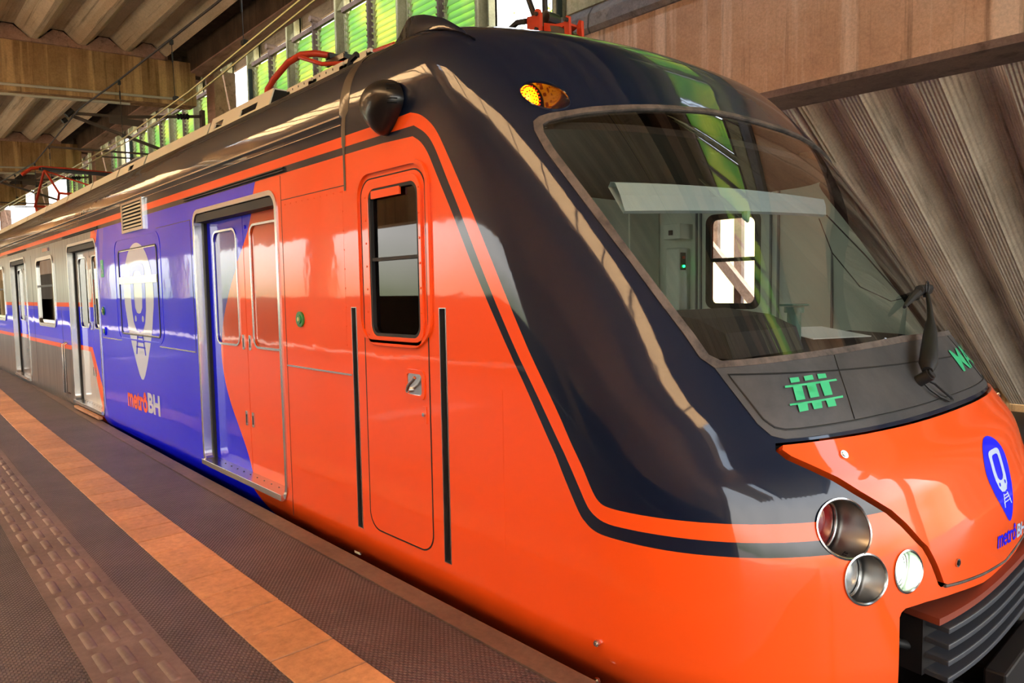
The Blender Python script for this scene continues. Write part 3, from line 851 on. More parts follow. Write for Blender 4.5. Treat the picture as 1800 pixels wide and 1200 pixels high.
# grab-rail slots either side
for a in SL:
    m = MB(); m.box((a[0], .045, a[1]), (a[2], .05, a[3]), DARKM)
    ring_prism([(a[0] - .004, a[1] - .004), (a[2] + .004, a[1] - .004), (a[2] + .004, a[3] + .004), (a[0] - .004, a[3] + .004)], [(a[0], a[1]), (a[2], a[1]), (a[2], a[3]), (a[0], a[3])], -.003, .05, BRUSH, m)
    m.box((a[0], .02, a[1]), (a[0] + .016, .045, a[3]), RUBBER)
    tb(m, 'grab_slot', DARKM)

# ---- passenger doors ----------------------------------------------------------
arc_leaf = [(-4.95, 2.2), (-5.06, 1.95), (-5.2, 1.80), (-5.42, 1.60), (-5.58, 1.40), (-5.70, 1.20), (-5.74, 1.0), (-5.69, .78), (-5.57, .58), (-5.42, .42), (-5.25, .22), (-5.15, .0), (-4, 0), (-4, 2.2)]
arc_leaf = smoothline(arc_leaf, 2)
def passenger_door(a, b, idx):
    m = MB()
    # stainless jambs, head and threshold of the pocket
    ring_prism(rrect(a - .03, DZ0 - .03, b + .03, DZ1 + .03, .11), rrect(a, DZ0, b, DZ1, .09), -.008, .004, CHROME if idx else CHROME, m)
    ring_prism(rrect(a, DZ0, b, DZ1, .09), rrect(a + .003, DZ0 + .003, b - .003, DZ1 - .003, .085), -.004, .16, CHROME, m)
    fr = tb(m, 'passenger_door', CHROME)
    m = MB(); m.box((a + .02, .002, DZ1 - .07), (b - .02, .09, DZ1 - .01), RUBBER); m.box((a + .003, .06, DZ0 + .03), (a + .03, .12, DZ1 - .02), RUBBER); m.build('door_seal', RUBBER, fr)
    m = MB(); m.box((a + .01, -.035, DZ0 - .01), (b - .01, .16, DZ0 + .03), CHROME)
    for k in range(12): m.tube([(a + .08 + k * (b - a - .16) / 11, .04, DZ0 + .03), (a + .08 + k * (b - a - .16) / 11, .04, DZ0 + .033)], .006, 8, DARKM)
    m.build('threshold', CHROME, fr, False, .003)
    mid = (a + b) / 2
    for k, (p, q) in enumerate(((a + .02, mid - .004), (mid + .004, b - .003))):
        wx0, wx1 = (p + .14, q - .13) if k == 0 else (p + .13, q - .14)
        hole = rrect(wx0, 1.066, wx1, 1.93, .07)
        outer = [(p, DZ0 + .03), (q, DZ0 + .03), (q, DZ1 - .01), (p, DZ1 - .01)]
        if idx == 0: lf = plate(outer, [hole], .085, .125, BLUE, 'door_leaf', fr, split=[(arc_leaf, 1)], mats=[BLUE, ORANGE])
        elif idx == 1:
            sp = [([(-9.98, 1.375), (-9.55, 2.2), (-9.20, 2.2), (-9.86, 1.318), (-12, 1.318), (-12, 1.375)], 1), ([(-12, .82), (-10.05, .82), (-9.42, .10), (-9.42, -.1), (-9.7, .1), (-10.16, .76), (-12, .76)], 1), ([(-12, 1.318), (-9.86, 1.318), (-9.20, 2.2), (-9.2, .1), (-9.42, .1), (-10.05, .82), (-12, .82)], 2)]
            lf = plate(outer, [hole], .085, .125, GREYP, 'door_leaf', fr, split=sp, mats=[GREYP, ORANGE, BLUE])
        else:
            sp = [([(a - 1, 1.375), (b + 1, 1.375), (b + 1, 1.318), (a - 1, 1.318)], 1), ([(a - 1, .815), (b + 1, .815), (b + 1, .755), (a - 1, .755)], 1), ([(a - 1, 1.318), (b + 1, 1.318), (b + 1, .815), (a - 1, .815)], 2)]
            lf = plate(outer, [hole], .085, .125, STEEL, 'door_leaf', fr, split=sp, mats=[STEEL, ORANGE, BLUE])
        m = MB(); ring_prism(rrect(wx0 - .012, 1.054, wx1 + .012, 1.942, .08), rrect(wx0 + .004, 1.07, wx1 - .004, 1.926, .066), .078, .086, CHROME, m); m.build('window_frame', CHROME, fr)
        if idx == 0:
            # printed film continues over the pane
            plate(hole, [], .092, .097, BLUE, 'window_pane', fr, split=[(arc_leaf, 1)], mats=[FILMB, FILMO])
        else:
            m = MB(); m.prism(hole, lambda u, v: (u, .092, v), (0, .004, 0)); m.build('window_pane', GLASSD, fr)
        hx = q - .06 if k == 0 else p + .05
        for hz in (1.09, .52):
            m = MB(); m.prism(rrect(hx - .018, hz - .055, hx + .018, hz + .055, .008, 3), lambda u, v: (u, .079, v), (0, .006, 0), CHROME); m.box((hx - .006, .0775, hz - .035), (hx + .006, .079, hz + .03), DARKM)
            m.build('recessed_pull', CHROME, fr)
        if k == 1:
            m = MB(); m.tube([(p + .04, .085, 1.93), (p + .04, .076, 1.93)], .014, 12); m.build('door_lock', CHROME if idx else BLUE, fr)
    return fr
for i, (a, b) in enumerate(DOORX): passenger_door(a, b, i)
# running rails above the doors
for a, b in DOORX:
    m = MB(); m.box((a - .2, -.016, 2.205), (b + .17, -.002, 2.213)); m.box((a - .2, -.016, 2.222), (b + .17, -.002, 2.229)); tb(m, 'door_runner', RUBBER)
# drip rail, belt moulding, panel seams
m = MB(); m.box((XB, -.014, 2.397), (-3.56, -.001, 2.407)); m.box((XB, -.008, 2.355), (-3.56, -.001, 2.359)); tb(m, 'drip_rail', CHROME)
for x0, x1, z, mt in ((-4.35, -3.53, .985, ORANGE), (-7.0, -6.06, .978, BLUE), (-9.08, -8.3, .985, BLUE)):
    m = MB(); m.box((x0, -.006, z - .004), (x1, -.0005, z + .006)); tb(m, 'belt_moulding', CHROME)
for x, z0, z1 in ((-4.355, .0, 2.185), (-6.05, .97, 2.05), (-9.14, .2, 2.1), (-11.3, .1, 1.3), (-13.4, .1, 2.1)):
    m = MB(); m.box((x - .002, -.0015, z0), (x + .002, .001, z1)); tb(m, 'panel_seam', DARKM)
for x0, x1, z in ((-6.95, -6.05, 2.05), (-4.35, -3.56, 2.032)):
    m = MB(); m.box((x0, -.0015, z - .002), (x1, .001, z + .002)); tb(m, 'panel_seam', DARKM)
m = MB()
for (x0, x1, z0, z1) in ((-4.30, -3.60, 1.15, 2.0),):
    for k in range(9):
        z = z0 + (z1 - z0) * k / 8; m.tube([(x1 + .02, -.003, z), (x1 + .02, .001, z)], .005, 6)
    for k in range(10):
        x = x0 + (x1 - x0) * k / 9; m.tube([(x, -.003, 2.0), (x, .001, 2.0)], .004, 6)
    m.box((x0, -.0006, 1.999), (x1 + .02, .0, 2.001)); m.box((x1 + .019, -.0006, 1.15), (x1 + .021, .0, 2.0))
tb(m, 'rivets', ORANGE)
# seam near the wheels on the nose and two hex bolts
m = MB(); m.tube([HO(sx_(-2.27, z), z, .0005) for z in [.3 + .08 * k for k in range(10)]], .0012, 4); tb(m, 'nose_seam', ORANGE)
for z in (.095, -.054):
    m = MB(); m.tube([(-1.745, -.001, z), (-1.745, -.012, z)], .013, 6); m.tube([(-1.745, -.012, z), (-1.745, -.018, z)], .007, 10); tb(m, 'skirt_bolt', CHROME)
# door buttons
for x, z, mt in ((-4.14, 1.285, GREENB), (-9.0, 1.285, GREENB), (-8.98, 1.06, BLUE)):
    m = MB(); m.tube([(x, 0, z), (x, -.012, z)], .048, 24, mt); m.tube([(x, -.012, z), (x, -.018, z)], .028, 20, GREENB); m.tube([(x, -.018, z), (x, -.021, z)], .013, 16, COPPER)
    tb(m, 'door_button', GREENB)
# wheelchair symbol plate
m = MB(); m.box((-9.02, -.003, 1.66), (-8.90, -.001, 1.85), GREEN); 
m.tube([(-8.962, -.005, 1.80), (-8.962, -.004, 1.80)], .012, 10, WHITEP)
m.tube([(-8.962, -.005, 1.785), (-8.962, -.005, 1.74), (-8.935, -.005, 1.74), (-8.925, -.005, 1.70)], .005, 5, WHITEP)
m.tube([(-8.965 + .03 * math.cos(a / 8 * 5 + 1.6), -.005, 1.725 + .03 * math.sin(a / 8 * 5 + 1.6)) for a in range(9)], .004, 5, WHITEP)
tb(m, 'access_sign', GREEN)
# film-covered passenger window on the blue side
m = MB(); ring_prism(rrect(-8.42, 1.0, -6.86, 2.03, .14), rrect(-8.405, 1.015, -6.875, 2.015, .13), -.004, .0, BLUE, m)
pw = tb(m, 'passenger_window', BLUE)
m = MB(); ring_prism(rrect(-8.27, 1.055, -6.96, 1.915, .05), rrect(-8.255, 1.07, -6.975, 1.90, .045), -.006, -.001, DARKM, m)
m.box((-8.25, -.009, 1.568), (-6.98, -.001, 1.640), CHROME); m.box((-8.2, -.008, 1.895), (-6.99, -.001, 1.903), CHROME); m.box((-8.2, -.008, 1.065), (-6.99, -.001, 1.073), CHROME)
m.build('window_frame', DARKM, pw)
# passenger windows further back
for a, b in WINX:
    m = MB(); ring_prism(rrect(a - .05, 1.02, b + .05, 2.04, .12), rrect(a, 1.07, b, 1.99, .09), -.012, .03, CHROME, m); pw = tb(m, 'passenger_window', CHROME)
    m = MB(); m.prism(rrect(a, 1.07, b, 1.99, .09), lambda u, v: (u, .012, v), (0, .004, 0)); m.build('window_pane', GLASSD, pw)
    m = MB(); m.box((a, .005, 1.60), (b, .02, 1.63)); m.build('window_bar', DARKM, pw)
# red side lamp above the far window, grab rail by the second door
m = MB(); m.box((-12.3, -.02, 2.10), (-11.9, -.002, 2.15)); tb(m, 'side_indicator', REDLENS)
m = MB(); m.tube([(-11.06, -.01, .84), (-11.06, -.06, .82), (-11.06, -.06, .18), (-11.06, -.01, .16)], .014, 8); m.tube([(-10.98, -.01, .84), (-10.98, -.05, .82), (-10.98, -.05, .18), (-10.98, -.01, .16)], .010, 8); tb(m, 'grab_rail', CHROME, train, True)
# yellow step edge below the second door
m = MB(); m.box((-10.6, -.05, .02), (-9.3, -.01, .05)); tb(m, 'step_edge', TILE)
# ventilation grille
m = MB(); ring_prism([(-8.0, 2.07), (-7.27, 2.07), (-7.27, 2.365), (-8.0, 2.365)], [(-7.95, 2.10), (-7.31, 2.10), (-7.31, 2.345), (-7.95, 2.345)], -.022, .0, CHROME, m); m.box((-7.95, -.003, 2.1), (-7.31, -.001, 2.345), BLACK)
vg = tb(m, 'ventilation_grille', BEIGE)
m = MB()
for k in range(7):
    z = 2.112 + k * .034; m.add([(-7.95, -.004, z + .024), (-7.31, -.004, z + .024), (-7.31, -.02, z), (-7.95, -.02, z), (-7.95, -.006, z + .02), (-7.31, -.006, z + .02)], [(0, 1, 2, 3), (3, 2, 5, 4)])
m.build('grille_slats', BEIGE, vg)
# sealing band between nose and body
bs = []
for k in range(60):
    v = 2.0 + (3.5 - 2.0) * k / 59
    bs.append(v)
V = []; F = []
for k, v in enumerate(bs):
    hw = .035 if v > 2.55 else (.022 if v > 2.25 else .012)
    if 2.42 < v < 2.75: hw = .05
    def atx(x, v):
        lo, hi = -1.5, 1.0
        for _ in range(36):
            mid = (lo + hi) / 2
            if H(mid, v).x < x: lo = mid
            else: hi = mid
        return (lo + hi) / 2
    for dx in (-hw, 0, hw):
        s = atx(-3.545 + dx - max(0, (v - 2.75)) * .05, v); V.append(HO(s, v, .006 if dx == 0 else .002))
for k in range(59):
    if H(atx(-3.545, bs[k]), bs[k]).y > 1.5: break
    for j in range(2): F.append((k * 3 + j, k * 3 + j + 1, (k + 1) * 3 + j + 1, (k + 1) * 3 + j))
fix(mesh_obj('sealing_band', V, F, TAPE, train, smooth=True))
# horn pod under the roof edge
m = MB(); V = []; F = []; nu, nv = 28, 14
for i in range(nv + 1):
    t = i / nv * PI / 2
    for k in range(nu):
        a = 2 * PI * k / nu; cx, cz = math.cos(a), math.sin(a)
        rz = 1.0 if cz > 0 else 1.0 + .30 * (-cz) ** 3
        rx = 1.0 - (.22 * (-cz) ** 1.5 if cz < 0 else 0)
        V.append((-3.11 + .165 * cx * rx * math.cos(t) + .02 * (1 - math.cos(t)), -.005 - .12 * math.sin(t), 2.375 + .118 * cz * rz * math.cos(t)))
for i in range(nv):
    for k in range(nu): F.append((i * nu + k, i * nu + (k + 1) % nu, (i + 1) * nu + (k + 1) % nu, (i + 1) * nu + k))
m.add(V, F)
hp = tb(m, 'horn_pod', BLACKP, train, True)
m = MB()
for k, dz in enumerate((.08, .055, -.005, -.03)):
    pts_ = [(-3.11 + .165 * math.cos(t) * (1 - abs(dz) * 1.2), -.009 - .12 * math.sin(t), 2.375 + dz * .8) for t in (.25, .45, .62)]
    m.tube(pts_, .0035, 5)
m.build('horn_slots', BLACK, hp)
# roof fin over the corner of the nose (and its twin)
for mir in (False, True):
    path = [(-.70, 3.0, -.03), (-.50, 3.02, .0), (-.35, 3.03, .03), (-.2, 3.02, .06), (-.05, 2.98, .08), (.06, 2.92, .085), (.14, 2.85, .07), (.21, 2.76, .045), (.26, 2.68, .01), (.29, 2.62, -.03)]
    path = [(a, b, c) for a, b, c in path]
    pts2 = []
    for k in range(len(path) - 1):
        for t in (0, .25, .5, .75): pts2.append(tuple(path[k][j] * (1 - t) + path[k + 1][j] * t for j in range(3)))
    pts2.append(path[-1])
    V = []; F = []
    for k, (s, v, h) in enumerate(pts2):
        s2 = 2 - s if mir else s
        n = HN(s2, v); a = H(s2, v) - n * .01
        side_ = Vector((0, 0, 1)).cross(H(s2 + .01, v) - H(s2 - .01, v)).normalized() * .02
        V += [a - side_ * 1.6, a + n * (h + .01) - side_ * .5, a + n * (h + .012), a + n * (h + .01) + side_ * .4, a + side_ * 1.2]
    for k in range(len(pts2) - 1):
        for j in range(4): F.append((k * 5 + j, k * 5 + j + 1, (k + 1) * 5 + j + 1, (k + 1) * 5 + j))
    fix(mesh_obj('roof_fin', V, F, NAVY, train, smooth=True))

# ---- wiper ---------------------------------------------------------------------
base = HO(.931, 1.015, .012); bn = HN(.931, 1.015)
m = MB(); m.tube([base - bn * .01, base + bn * .05], .026, 16); m.tube([base + bn * .045, base + bn * .06], .020, 16)
wp = tb(m, 'wiper', RUBBER, train, True)
tipS = (1.215, 1.36)
e0 = base + bn * .05
armp = []
for t in (0, .08, .2, .45, .62, .8, 1.0):
    s = .931 + (tipS[0] - .931) * t; v = 1.03 + (tipS[1] - 1.03) * t
    armp.append(HO(s, v, .06 + .015 * math.sin(t * PI)))
m = MB(); m.tube(armp, [.022, .038, .036, .028, .015, .012, .010], 10); m.build('wiper_arm', RUBBER, wp, True)
tp = armp[-1]
m = MB()
bl = [HO(a_, b_, .035) for a_, b_ in ((1.06, 1.312), (1.10, 1.335), (1.15, 1.36), (1.20, 1.378), (1.26, 1.388), (1.33, 1.38))]
m.tube(bl, [.008, .014, .019, .024, .026, .018], 8)
m.tube([HO(1.19, 1.385, .05), HO(1.30, 1.39, .05)], .022, 8)
m.tube([tp + Vector((0, 0, -.01)), HO(1.215, 1.36, .04)], .012, 8)
lp = [tp + Vector((.0, .02 * math.sin(2 * PI * k / 12), .03 + .03 * -math.cos(2 * PI * k / 12))) for k in range(13)]; m.tube(lp, .004, 6)
m.build('wiper_blade', RUBBER, wp, True)
m = MB(); c0 = HO(.945, 1.0, .03)
hp_ = [c0, HO(.955, .985, .035), HO(.975, .95, .03), HO(.998, .925, .022), HO(1.002, .912, .018), HO(.985, .915, .018), HO(.955, .94, .02), HO(.935, .975, .02), HO(.93, 1.0, .02)]
m.tube(hp_, .006, 6); m.build('washer_hose', RUBBER, wp, True)
# chipped spot on the lower edge of the windscreen
m = MB()
for k in range(9):
    s = .925 + random.uniform(-.012, .012); v = 1.205 + k * -.004 + random.uniform(-.004, .006)
    p = HO(s, v, .0015); q = HO(s + random.uniform(-.006, .006), v - random.uniform(.006, .02), .0015); m.tube([p, q], .0022, 5)
tb(m, 'windshield_chip', WHITEP)

# ---- coupler mouth: grille ribs, coupler gear, hose ---------------------------------
m = MB()
def hull_line(z, off, y0, y1, n=26):
    return [HO(sy_(y0 + (y1 - y0) * k / n, z), z, off) for k in range(n + 1)]
def ribplate(z0, z1, o0, o1, y0, y1):
    V = []; F = []
    a = hull_line(.22, 0, y0, y1)
    for k, p in enumerate(a):
        nn = Vector((HN(sy_(y0 + (y1 - y0) * k / 26, .22), .22).x, HN(sy_(y0 + (y1 - y0) * k / 26, .22), .22).y, 0)).normalized()
        q0 = Vector((p.x, p.y, 0)) + nn * o0; q1 = Vector((p.x, p.y, 0)) + nn * o1
        V += [Vector((q0.x, q0.y, z0)), Vector((q1.x, q1.y, z0)), Vector((q1.x, q1.y, z1)), Vector((q0.x, q0.y, z1))]
    for k in range(26):
        for j in range(4): F.append((k * 4 + j, k * 4 + (j + 1) % 4, (k + 1) * 4 + (j + 1) % 4, (k + 1) * 4 + j))
    F.append((0, 1, 2, 3)); F.append(tuple(26 * 4 + j for j in (3, 2, 1, 0)))
    return V, F
PAINTD = pbr('charcoal_ribs', (58, 60, 66), .42)
m.add(*ribplate(-.03, .195, -.16, -.04, .86, 2.24), DARKM)
gr_ = tb(m, 'anticlimber_grille', DARKM)
m = MB(); m.add(*ribplate(.196, .222, -.10, .03, .84, 2.26)); m.build('grille_top_plate', pbr('reddish_brown_plate', (120, 52, 34), .5), gr_)
for k, z in enumerate((.158, .096, .034, -.030)):
    m = MB(); m.add(*ribplate(z, z + .022, -.06, .045, .88, 2.22)); m.build('grille_rib', PAINTD, gr_, False, .004)
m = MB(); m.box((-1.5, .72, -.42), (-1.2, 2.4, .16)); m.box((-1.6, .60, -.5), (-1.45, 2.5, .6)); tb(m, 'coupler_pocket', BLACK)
m = MB(); m.box((-1.3, 1.3, -.32), (-.72, 1.8, -.12)); m.box((-.78, 1.2, -.36), (-.70, 1.9, -.08)); m.tube([(-.9, 1.15, -.2), (-.66, 1.15, -.2)], .05, 12); m.tube([(-.9, 1.95, -.2), (-.66, 1.95, -.2)], .05, 12); tb(m, 'coupler', DARKM, train, False, .01)
m = MB(); m.tube([(-1.05, .80, .06), (-.98, .84, .08), (-.93, .92, .05), (-.90, 1.02, -.02), (-.88, 1.12, -.14), (-.88, 1.2, -.30), (-.9, 1.25, -.5)], .018, 10); tb(m, 'brake_hose', RUBBER, train, True)
m = MB(); m.box((-1.12, .76, .0), (-1.0, .86, .10)); tb(m, 'hose_bracket', DARKM, train, False, .008)
m = MB(); m.tube([(-1.15, 1.0, -.33), (-.9, 1.6, -.38), (-.95, 2.2, -.33)], .03, 8); m.box((-1.2, .9, -.45), (-.9, 1.5, -.36)); tb(m, 'drain_bag', BLACKP, train, True)
# underframe and floor of the car
m = MB(); m.box((XB, .35, -.75), (-2.0, 2.75, -.3)); tb(m, 'underframe', BLACK)

# ---- inside of the cab ----------------------------------------------------------------
lin_outer = [(-.90, .95), (0, .95), (1, .95), (2, .95), (2.90, .95), (2.90, 2.17), (2, 2.17), (1, 2.17), (0, 2.17), (-.90, 2.17)]
WSx = [(1 + (s - 1) * 1.03, 1.748 + (v - 1.748) * 1.02) for s, v in WS]
cwr = [(2 - a, b) for a, b in side(rrect(-3.19, 1.29, -2.77, 1.985, .06))]
holes_l = [WSx, side(rrect(-3.30, 1.21, -2.84, 1.98, .055)), cwr]
tpatch('cab_lining', lin_outer, LINER, holes=holes_l, off=-.06, step=.05, flip=True)
# far side cab window cut through the shell is opened with its own frame
m = MB()
def far_ring(outer, inner, y0, y1, mat, m):
    return ring_prism([(x, z) for x, z in outer], [(x, z) for x, z in inner], y0, y1, mat, m)
far_ring(rrect(-3.215, 1.265, -2.745, 2.01, .07), rrect(-3.17, 1.31, -2.79, 1.965, .05), 3.03, 3.05, DARKM, m)
m.box((-3.19, 3.03, 1.635), (-2.77, 3.05, 1.665), DARKM)
tb(m, 'cab_window', DARKM)
m = MB(); m.box((-3.72, .08, -.1), (-3.66, 3.02, 2.6), LINER)
bh = tb(m, 'cab_bulkhead', LINER)
m = MB()
for y in (.9, 1.5, 2.1, 2.62): m.box((-3.662, y - .01, .2), (-3.645, y + .01, 2.3))
m.build('bulkhead_ribs', LINER, bh)
pc = [HO(s / 10, 2.15, -.08) for s in range(-9, 30)]
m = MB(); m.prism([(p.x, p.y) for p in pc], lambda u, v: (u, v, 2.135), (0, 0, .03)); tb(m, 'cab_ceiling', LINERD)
m = MB(); m.box((-3.66, .08, .05), (-1.4, 3.02, .1)); tb(m, 'cab_floor', LINERD)
m = MB(); m.box((-3.5, 2.86, 1.83), (-3.34, 3.04, 1.95), LINER); m.box((-3.45, 2.855, 1.86), (-3.41, 2.862, 1.90), DARKM); tb(m, 'switch_box', LINER, train, False, .01)
m = MB(); m.box((-3.50, 2.88, 1.25), (-3.36, 3.04, 1.76)); cb = tb(m, 'control_box', LINER, train, False, .015)
m = MB(); m.box((-3.358, 2.89, 1.58), (-3.354, 2.96, 1.72)); m.build('control_face', DARKM, cb)
m = MB(); m.tube([(-3.354, 2.925, 1.68), (-3.344, 2.925, 1.68)], .012, 12); m.build('red_button', LEDR, cb)
m = MB(); m.tube([(-3.354, 2.925, 1.61), (-3.342, 2.925, 1.61)], .010, 12); m.build('green_light', LEDG, cb)
m = MB()
for x in (-3.30, -3.26): m.box((x - .006, 3.02, .4), (x + .006, 3.04, 2.2))
for x in (-2.66, -2.60, -2.2): m.box((x - .006, 3.02, .4), (x + .006, 3.04, 2.2))
tb(m, 'wall_battens', GREYR)
# roller blind behind the upper screen
V = []; F = []
ss = [.49 + .67 * k / 30 for k in range(31)]
for s in ss:
    v0 = 1.825 + .10 * (s - .49); v1 = 1.955 + .04 * (s - .49); vm = (v0 + v1) / 2
    V += [HO(s, v1, -.115), HO(s, v1 - .025, -.085), HO(s, vm - .01, -.095), HO(s, v0, -.12), HO(s, v0, -.14), HO(s, v1, -.15)]
for k in range(30):
    for j in range(6): F.append((k * 6 + j, k * 6 + (j + 1) % 6, (k + 1) * 6 + (j + 1) % 6, (k + 1) * 6 + j))
m = MB(); m.box((-3.3, .10, 2.02), (-2.5, .16, 2.10)); tb(m, 'cab_fill_panel', pbr('cab_fill_glow', (255, 250, 240), .5, emit=(245, 250, 235), estr=12))  # added glowing panel, hidden from view, brightens the cab interior
vz = fix(mesh_obj('roller_blind', V, F, VISOR, train, smooth=False))
m = MB(); p = HO(.80, 1.855, -.12); m.tube([p, p + Vector((0, 0, -.03)), p + Vector((.01, 0, -.05))], [.02, .018, .006], 8); m.build('pull_tab', pbr('teal_tab', (110, 160, 150), .6), vz)
m = MB(); cd1 = [HO(1.16, 1.89, -.12), HO(1.22, 1.65, -.10), HO(1.27, 1.42, -.08)]
m.tube(cd1, .004, 5); m.build('blind_rod', DARKM, vz)
m = MB(); m.tube([HO(1.10, 1.86, -.12), HO(1.08, 1.68, -.14), HO(1.12, 1.50, -.14), HO(1.20, 1.40, -.10), HO(1.27, 1.40, -.08)], .003, 5); m.build('blind_cord', DARKM, vz)
# desk
m = MB()
V = []; F = []
n = 30
for k in range(n + 1):
    s = .30 + 1.4 * k / n
    a = HO(s, 1.13, -.05); b = Vector((-2.25, a.y, 1.10)) if True else None
    V += [a, Vector((min(a.x - .02, -2.05), a.y, 1.13)), Vector((-2.25, a.y, 1.02)), Vector((-2.25, a.y, .3))]
for k in range(n):
    for j in range(3): F.append((k * 4 + j, k * 4 + j + 1, (k + 1) * 4 + j + 1, (k + 1) * 4 + j))
desk = fix(mesh_obj('driver_desk', V, F, DASH, train))
m = MB()
prof = [(-2.15, 1.13), (-1.62, 1.13), (-1.66, 1.24), (-1.80, 1.30), (-2.05, 1.33), (-2.15, 1.30)]
m.prism(prof, lambda u, v: (u, .75, v), (0, .65, 0)); m.build('instrument_hood', DASH, desk)
prof = [(-2.0, 1.13), (-1.62, 1.13), (-1.70, 1.22), (-2.0, 1.25)]
m = MB(); m.tube([(-1.78, 1.62, 1.15), (-1.78, 1.62, 1.30)], .035, 12); m.tube([(-1.78, 1.62, 1.30), (-1.78, 1.62, 1.33)], .05, 12); m.tube([(-1.78 + .07 * math.cos(a / 10 * PI), 1.62 + .07 * math.sin(a / 10 * PI), 1.34) for a in range(21)], .006, 6); m.build('desk_gauge', pbr('teal_grey', (70, 110, 96), .5), desk, True)
m = MB(); m.add([(-1.75, 1.78, 1.155), (-1.62, 2.22, 1.15), (-1.95, 2.32, 1.19), (-2.02, 1.85, 1.20), (-1.75, 1.78, 1.150), (-1.62, 2.22, 1.145), (-1.95, 2.32, 1.185), (-2.02, 1.85, 1.195)], [(0, 1, 2, 3), (7, 6, 5, 4), (0, 4, 5, 1), (1, 5, 6, 2), (2, 6, 7, 3), (3, 7, 4, 0)]); m.build('log_sheet', PAPER, desk)
m = MB(); m.box((-2.6, 1.0, .1), (-2.35, 1.5, .5)); m.box((-2.7, 1.0, .5), (-2.3, 1.5, .6)); m.box((-2.75, 1.02, .6), (-2.66, 1.48, 1.15)); tb(m, 'driver_seat', DASH, train, False, .03)
# dark lining of the saloon behind the cab
m = MB(); m.box((XB + .1, .165, .08), (-3.75, .175, .085)); m.box((XB, .5, .05), (-3.75, 2.6, .1)); m.box((XB, .2, 2.3), (-3.75, 2.9, 2.35)); tb(m, 'saloon_floor', GREYR)

# ---- roof equipment --------------------------------------------------------------------
def tray(x0, x1, slots=(), y=.34, z0=2.78, z1=2.945):
    m = MB(); g = .03
    prof = lambda t: None
    V = []
    xs = [x0 + g]
    for a, b in slots: xs += [a, b]
    xs.append(x1 - g)
    # leaning front plate with cut-outs: bottom strip, top strip, webs
    def q(a, b, za, zb):
        ya = y + .10 * (za - z0) / (z1 - z0); yb = y + .10 * (zb - z0) / (z1 - z0)
        m.add([(a, ya, za), (b, ya, za), (b, yb, zb), (a, yb, zb), (a, ya + .012, za), (b, ya + .012, za), (b, yb + .012, zb), (a, yb + .012, zb)], [(0, 1, 2, 3), (7, 6, 5, 4), (0, 4, 5, 1), (1, 5, 6, 2), (2, 6, 7, 3), (3, 7, 4, 0)])
    zm0, zm1 = z0 + .165, z0 + .225
    if slots:
        q(x0 + g, x1 - g, z0, zm0); q(x0 + g, x1 - g, zm1, z1)
        c = x0 + g
        for a, b in sorted(slots): q(c, a, zm0, zm1); c = b
        q(c, x1 - g, zm0, zm1)
    else: q(x0 + g, x1 - g, z0, z1)
    m.box((x0 + g, y + .10, z1 - .01), (x1 - g, y + .34, z1))
    tb(m, 'roof_tray_panel', BEIGE)
segs = [(-6.95, -5.55), (-9.0, -6.95), (-10.2, -9.0), (-11.6, -10.2), (-13.2, -11.6), (-15.0, -13.2), (-16.9, -15.0), (-19.2, -16.9), (-21.5, -19.2), (-24, -21.5), (-27, -24)]
for k, (a, b) in enumerate(segs):
    sl = {0: [(-6.80, -6.60), (-6.2, -5.85)], 2: [(-9.7, -9.5)]}.get(k, [])
    tray(a, b, sl, y=.44, z0=2.80, z1=3.065 + (.02 if k == 0 else 0))
# slatted resistor boxes behind the pantograph
for a, b in ((-5.52, -5.10), (-5.07, -4.62), (-4.60, -4.25)):
    m = MB()
    y0 = .62; m.box((a, y0 + .02, 2.84), (b, y0 + .5, 3.05), GREYR); m.box((a, y0, 3.02), (b, y0 + .02, 3.075), BEIGE); m.box((a, y0, 2.84), (a + .05, y0 + .02, 3.05), BEIGE); m.box((b - .05, y0, 2.84), (b, y0 + .02, 3.05), BEIGE)
    for k in range(7): m.box((a + .05, y0 + .002, 2.86 + k * .023), (b - .05, y0 + .015, 2.87 + k * .023), BEIGE)
    for k in range(3): m.box((a + .1 + k * .1, y0 - .002, 3.045), (a + .11 + k * .1, y0 + .002, 3.06), DARKM)
    tb(m, 'resistor_box', BEIGE)
m = MB(); m.box((-7.3, .75, 2.9), (-6.9, 1.2, 3.14)); tb(m, 'fuse_box', pbr('pink_box', (190, 120, 108), .6), train, False, .01)
m = MB(); m.box((-10.6, .6, 2.9), (-9.55, 1.6, 3.10)); m.box((-10.62, .57, 3.10), (-9.5, 1.65, 3.125)); tb(m, 'roof_air_unit', GREYR, train, False, .01)
m = MB(); m.box((-16.5, .8, 2.88), (-10.7, 1.25, 3.0)); tb(m, 'roof_duct', BEIGE, train, False, .01)
for x in (-11.5, -13.4, -15.3):
    m = MB(); m.box((x - .18, .62, 2.9), (x + .18, .80, 3.02)); m.box((x - .16, .61, 2.96), (x + .16, .625, 2.985), DARKM); tb(m, 'duct_hood', BEIGE, train, False, .01)

def bowhead(m_, x, y0, y1, z, horn, hm, mid, w=.20, bend=.24):
    pass
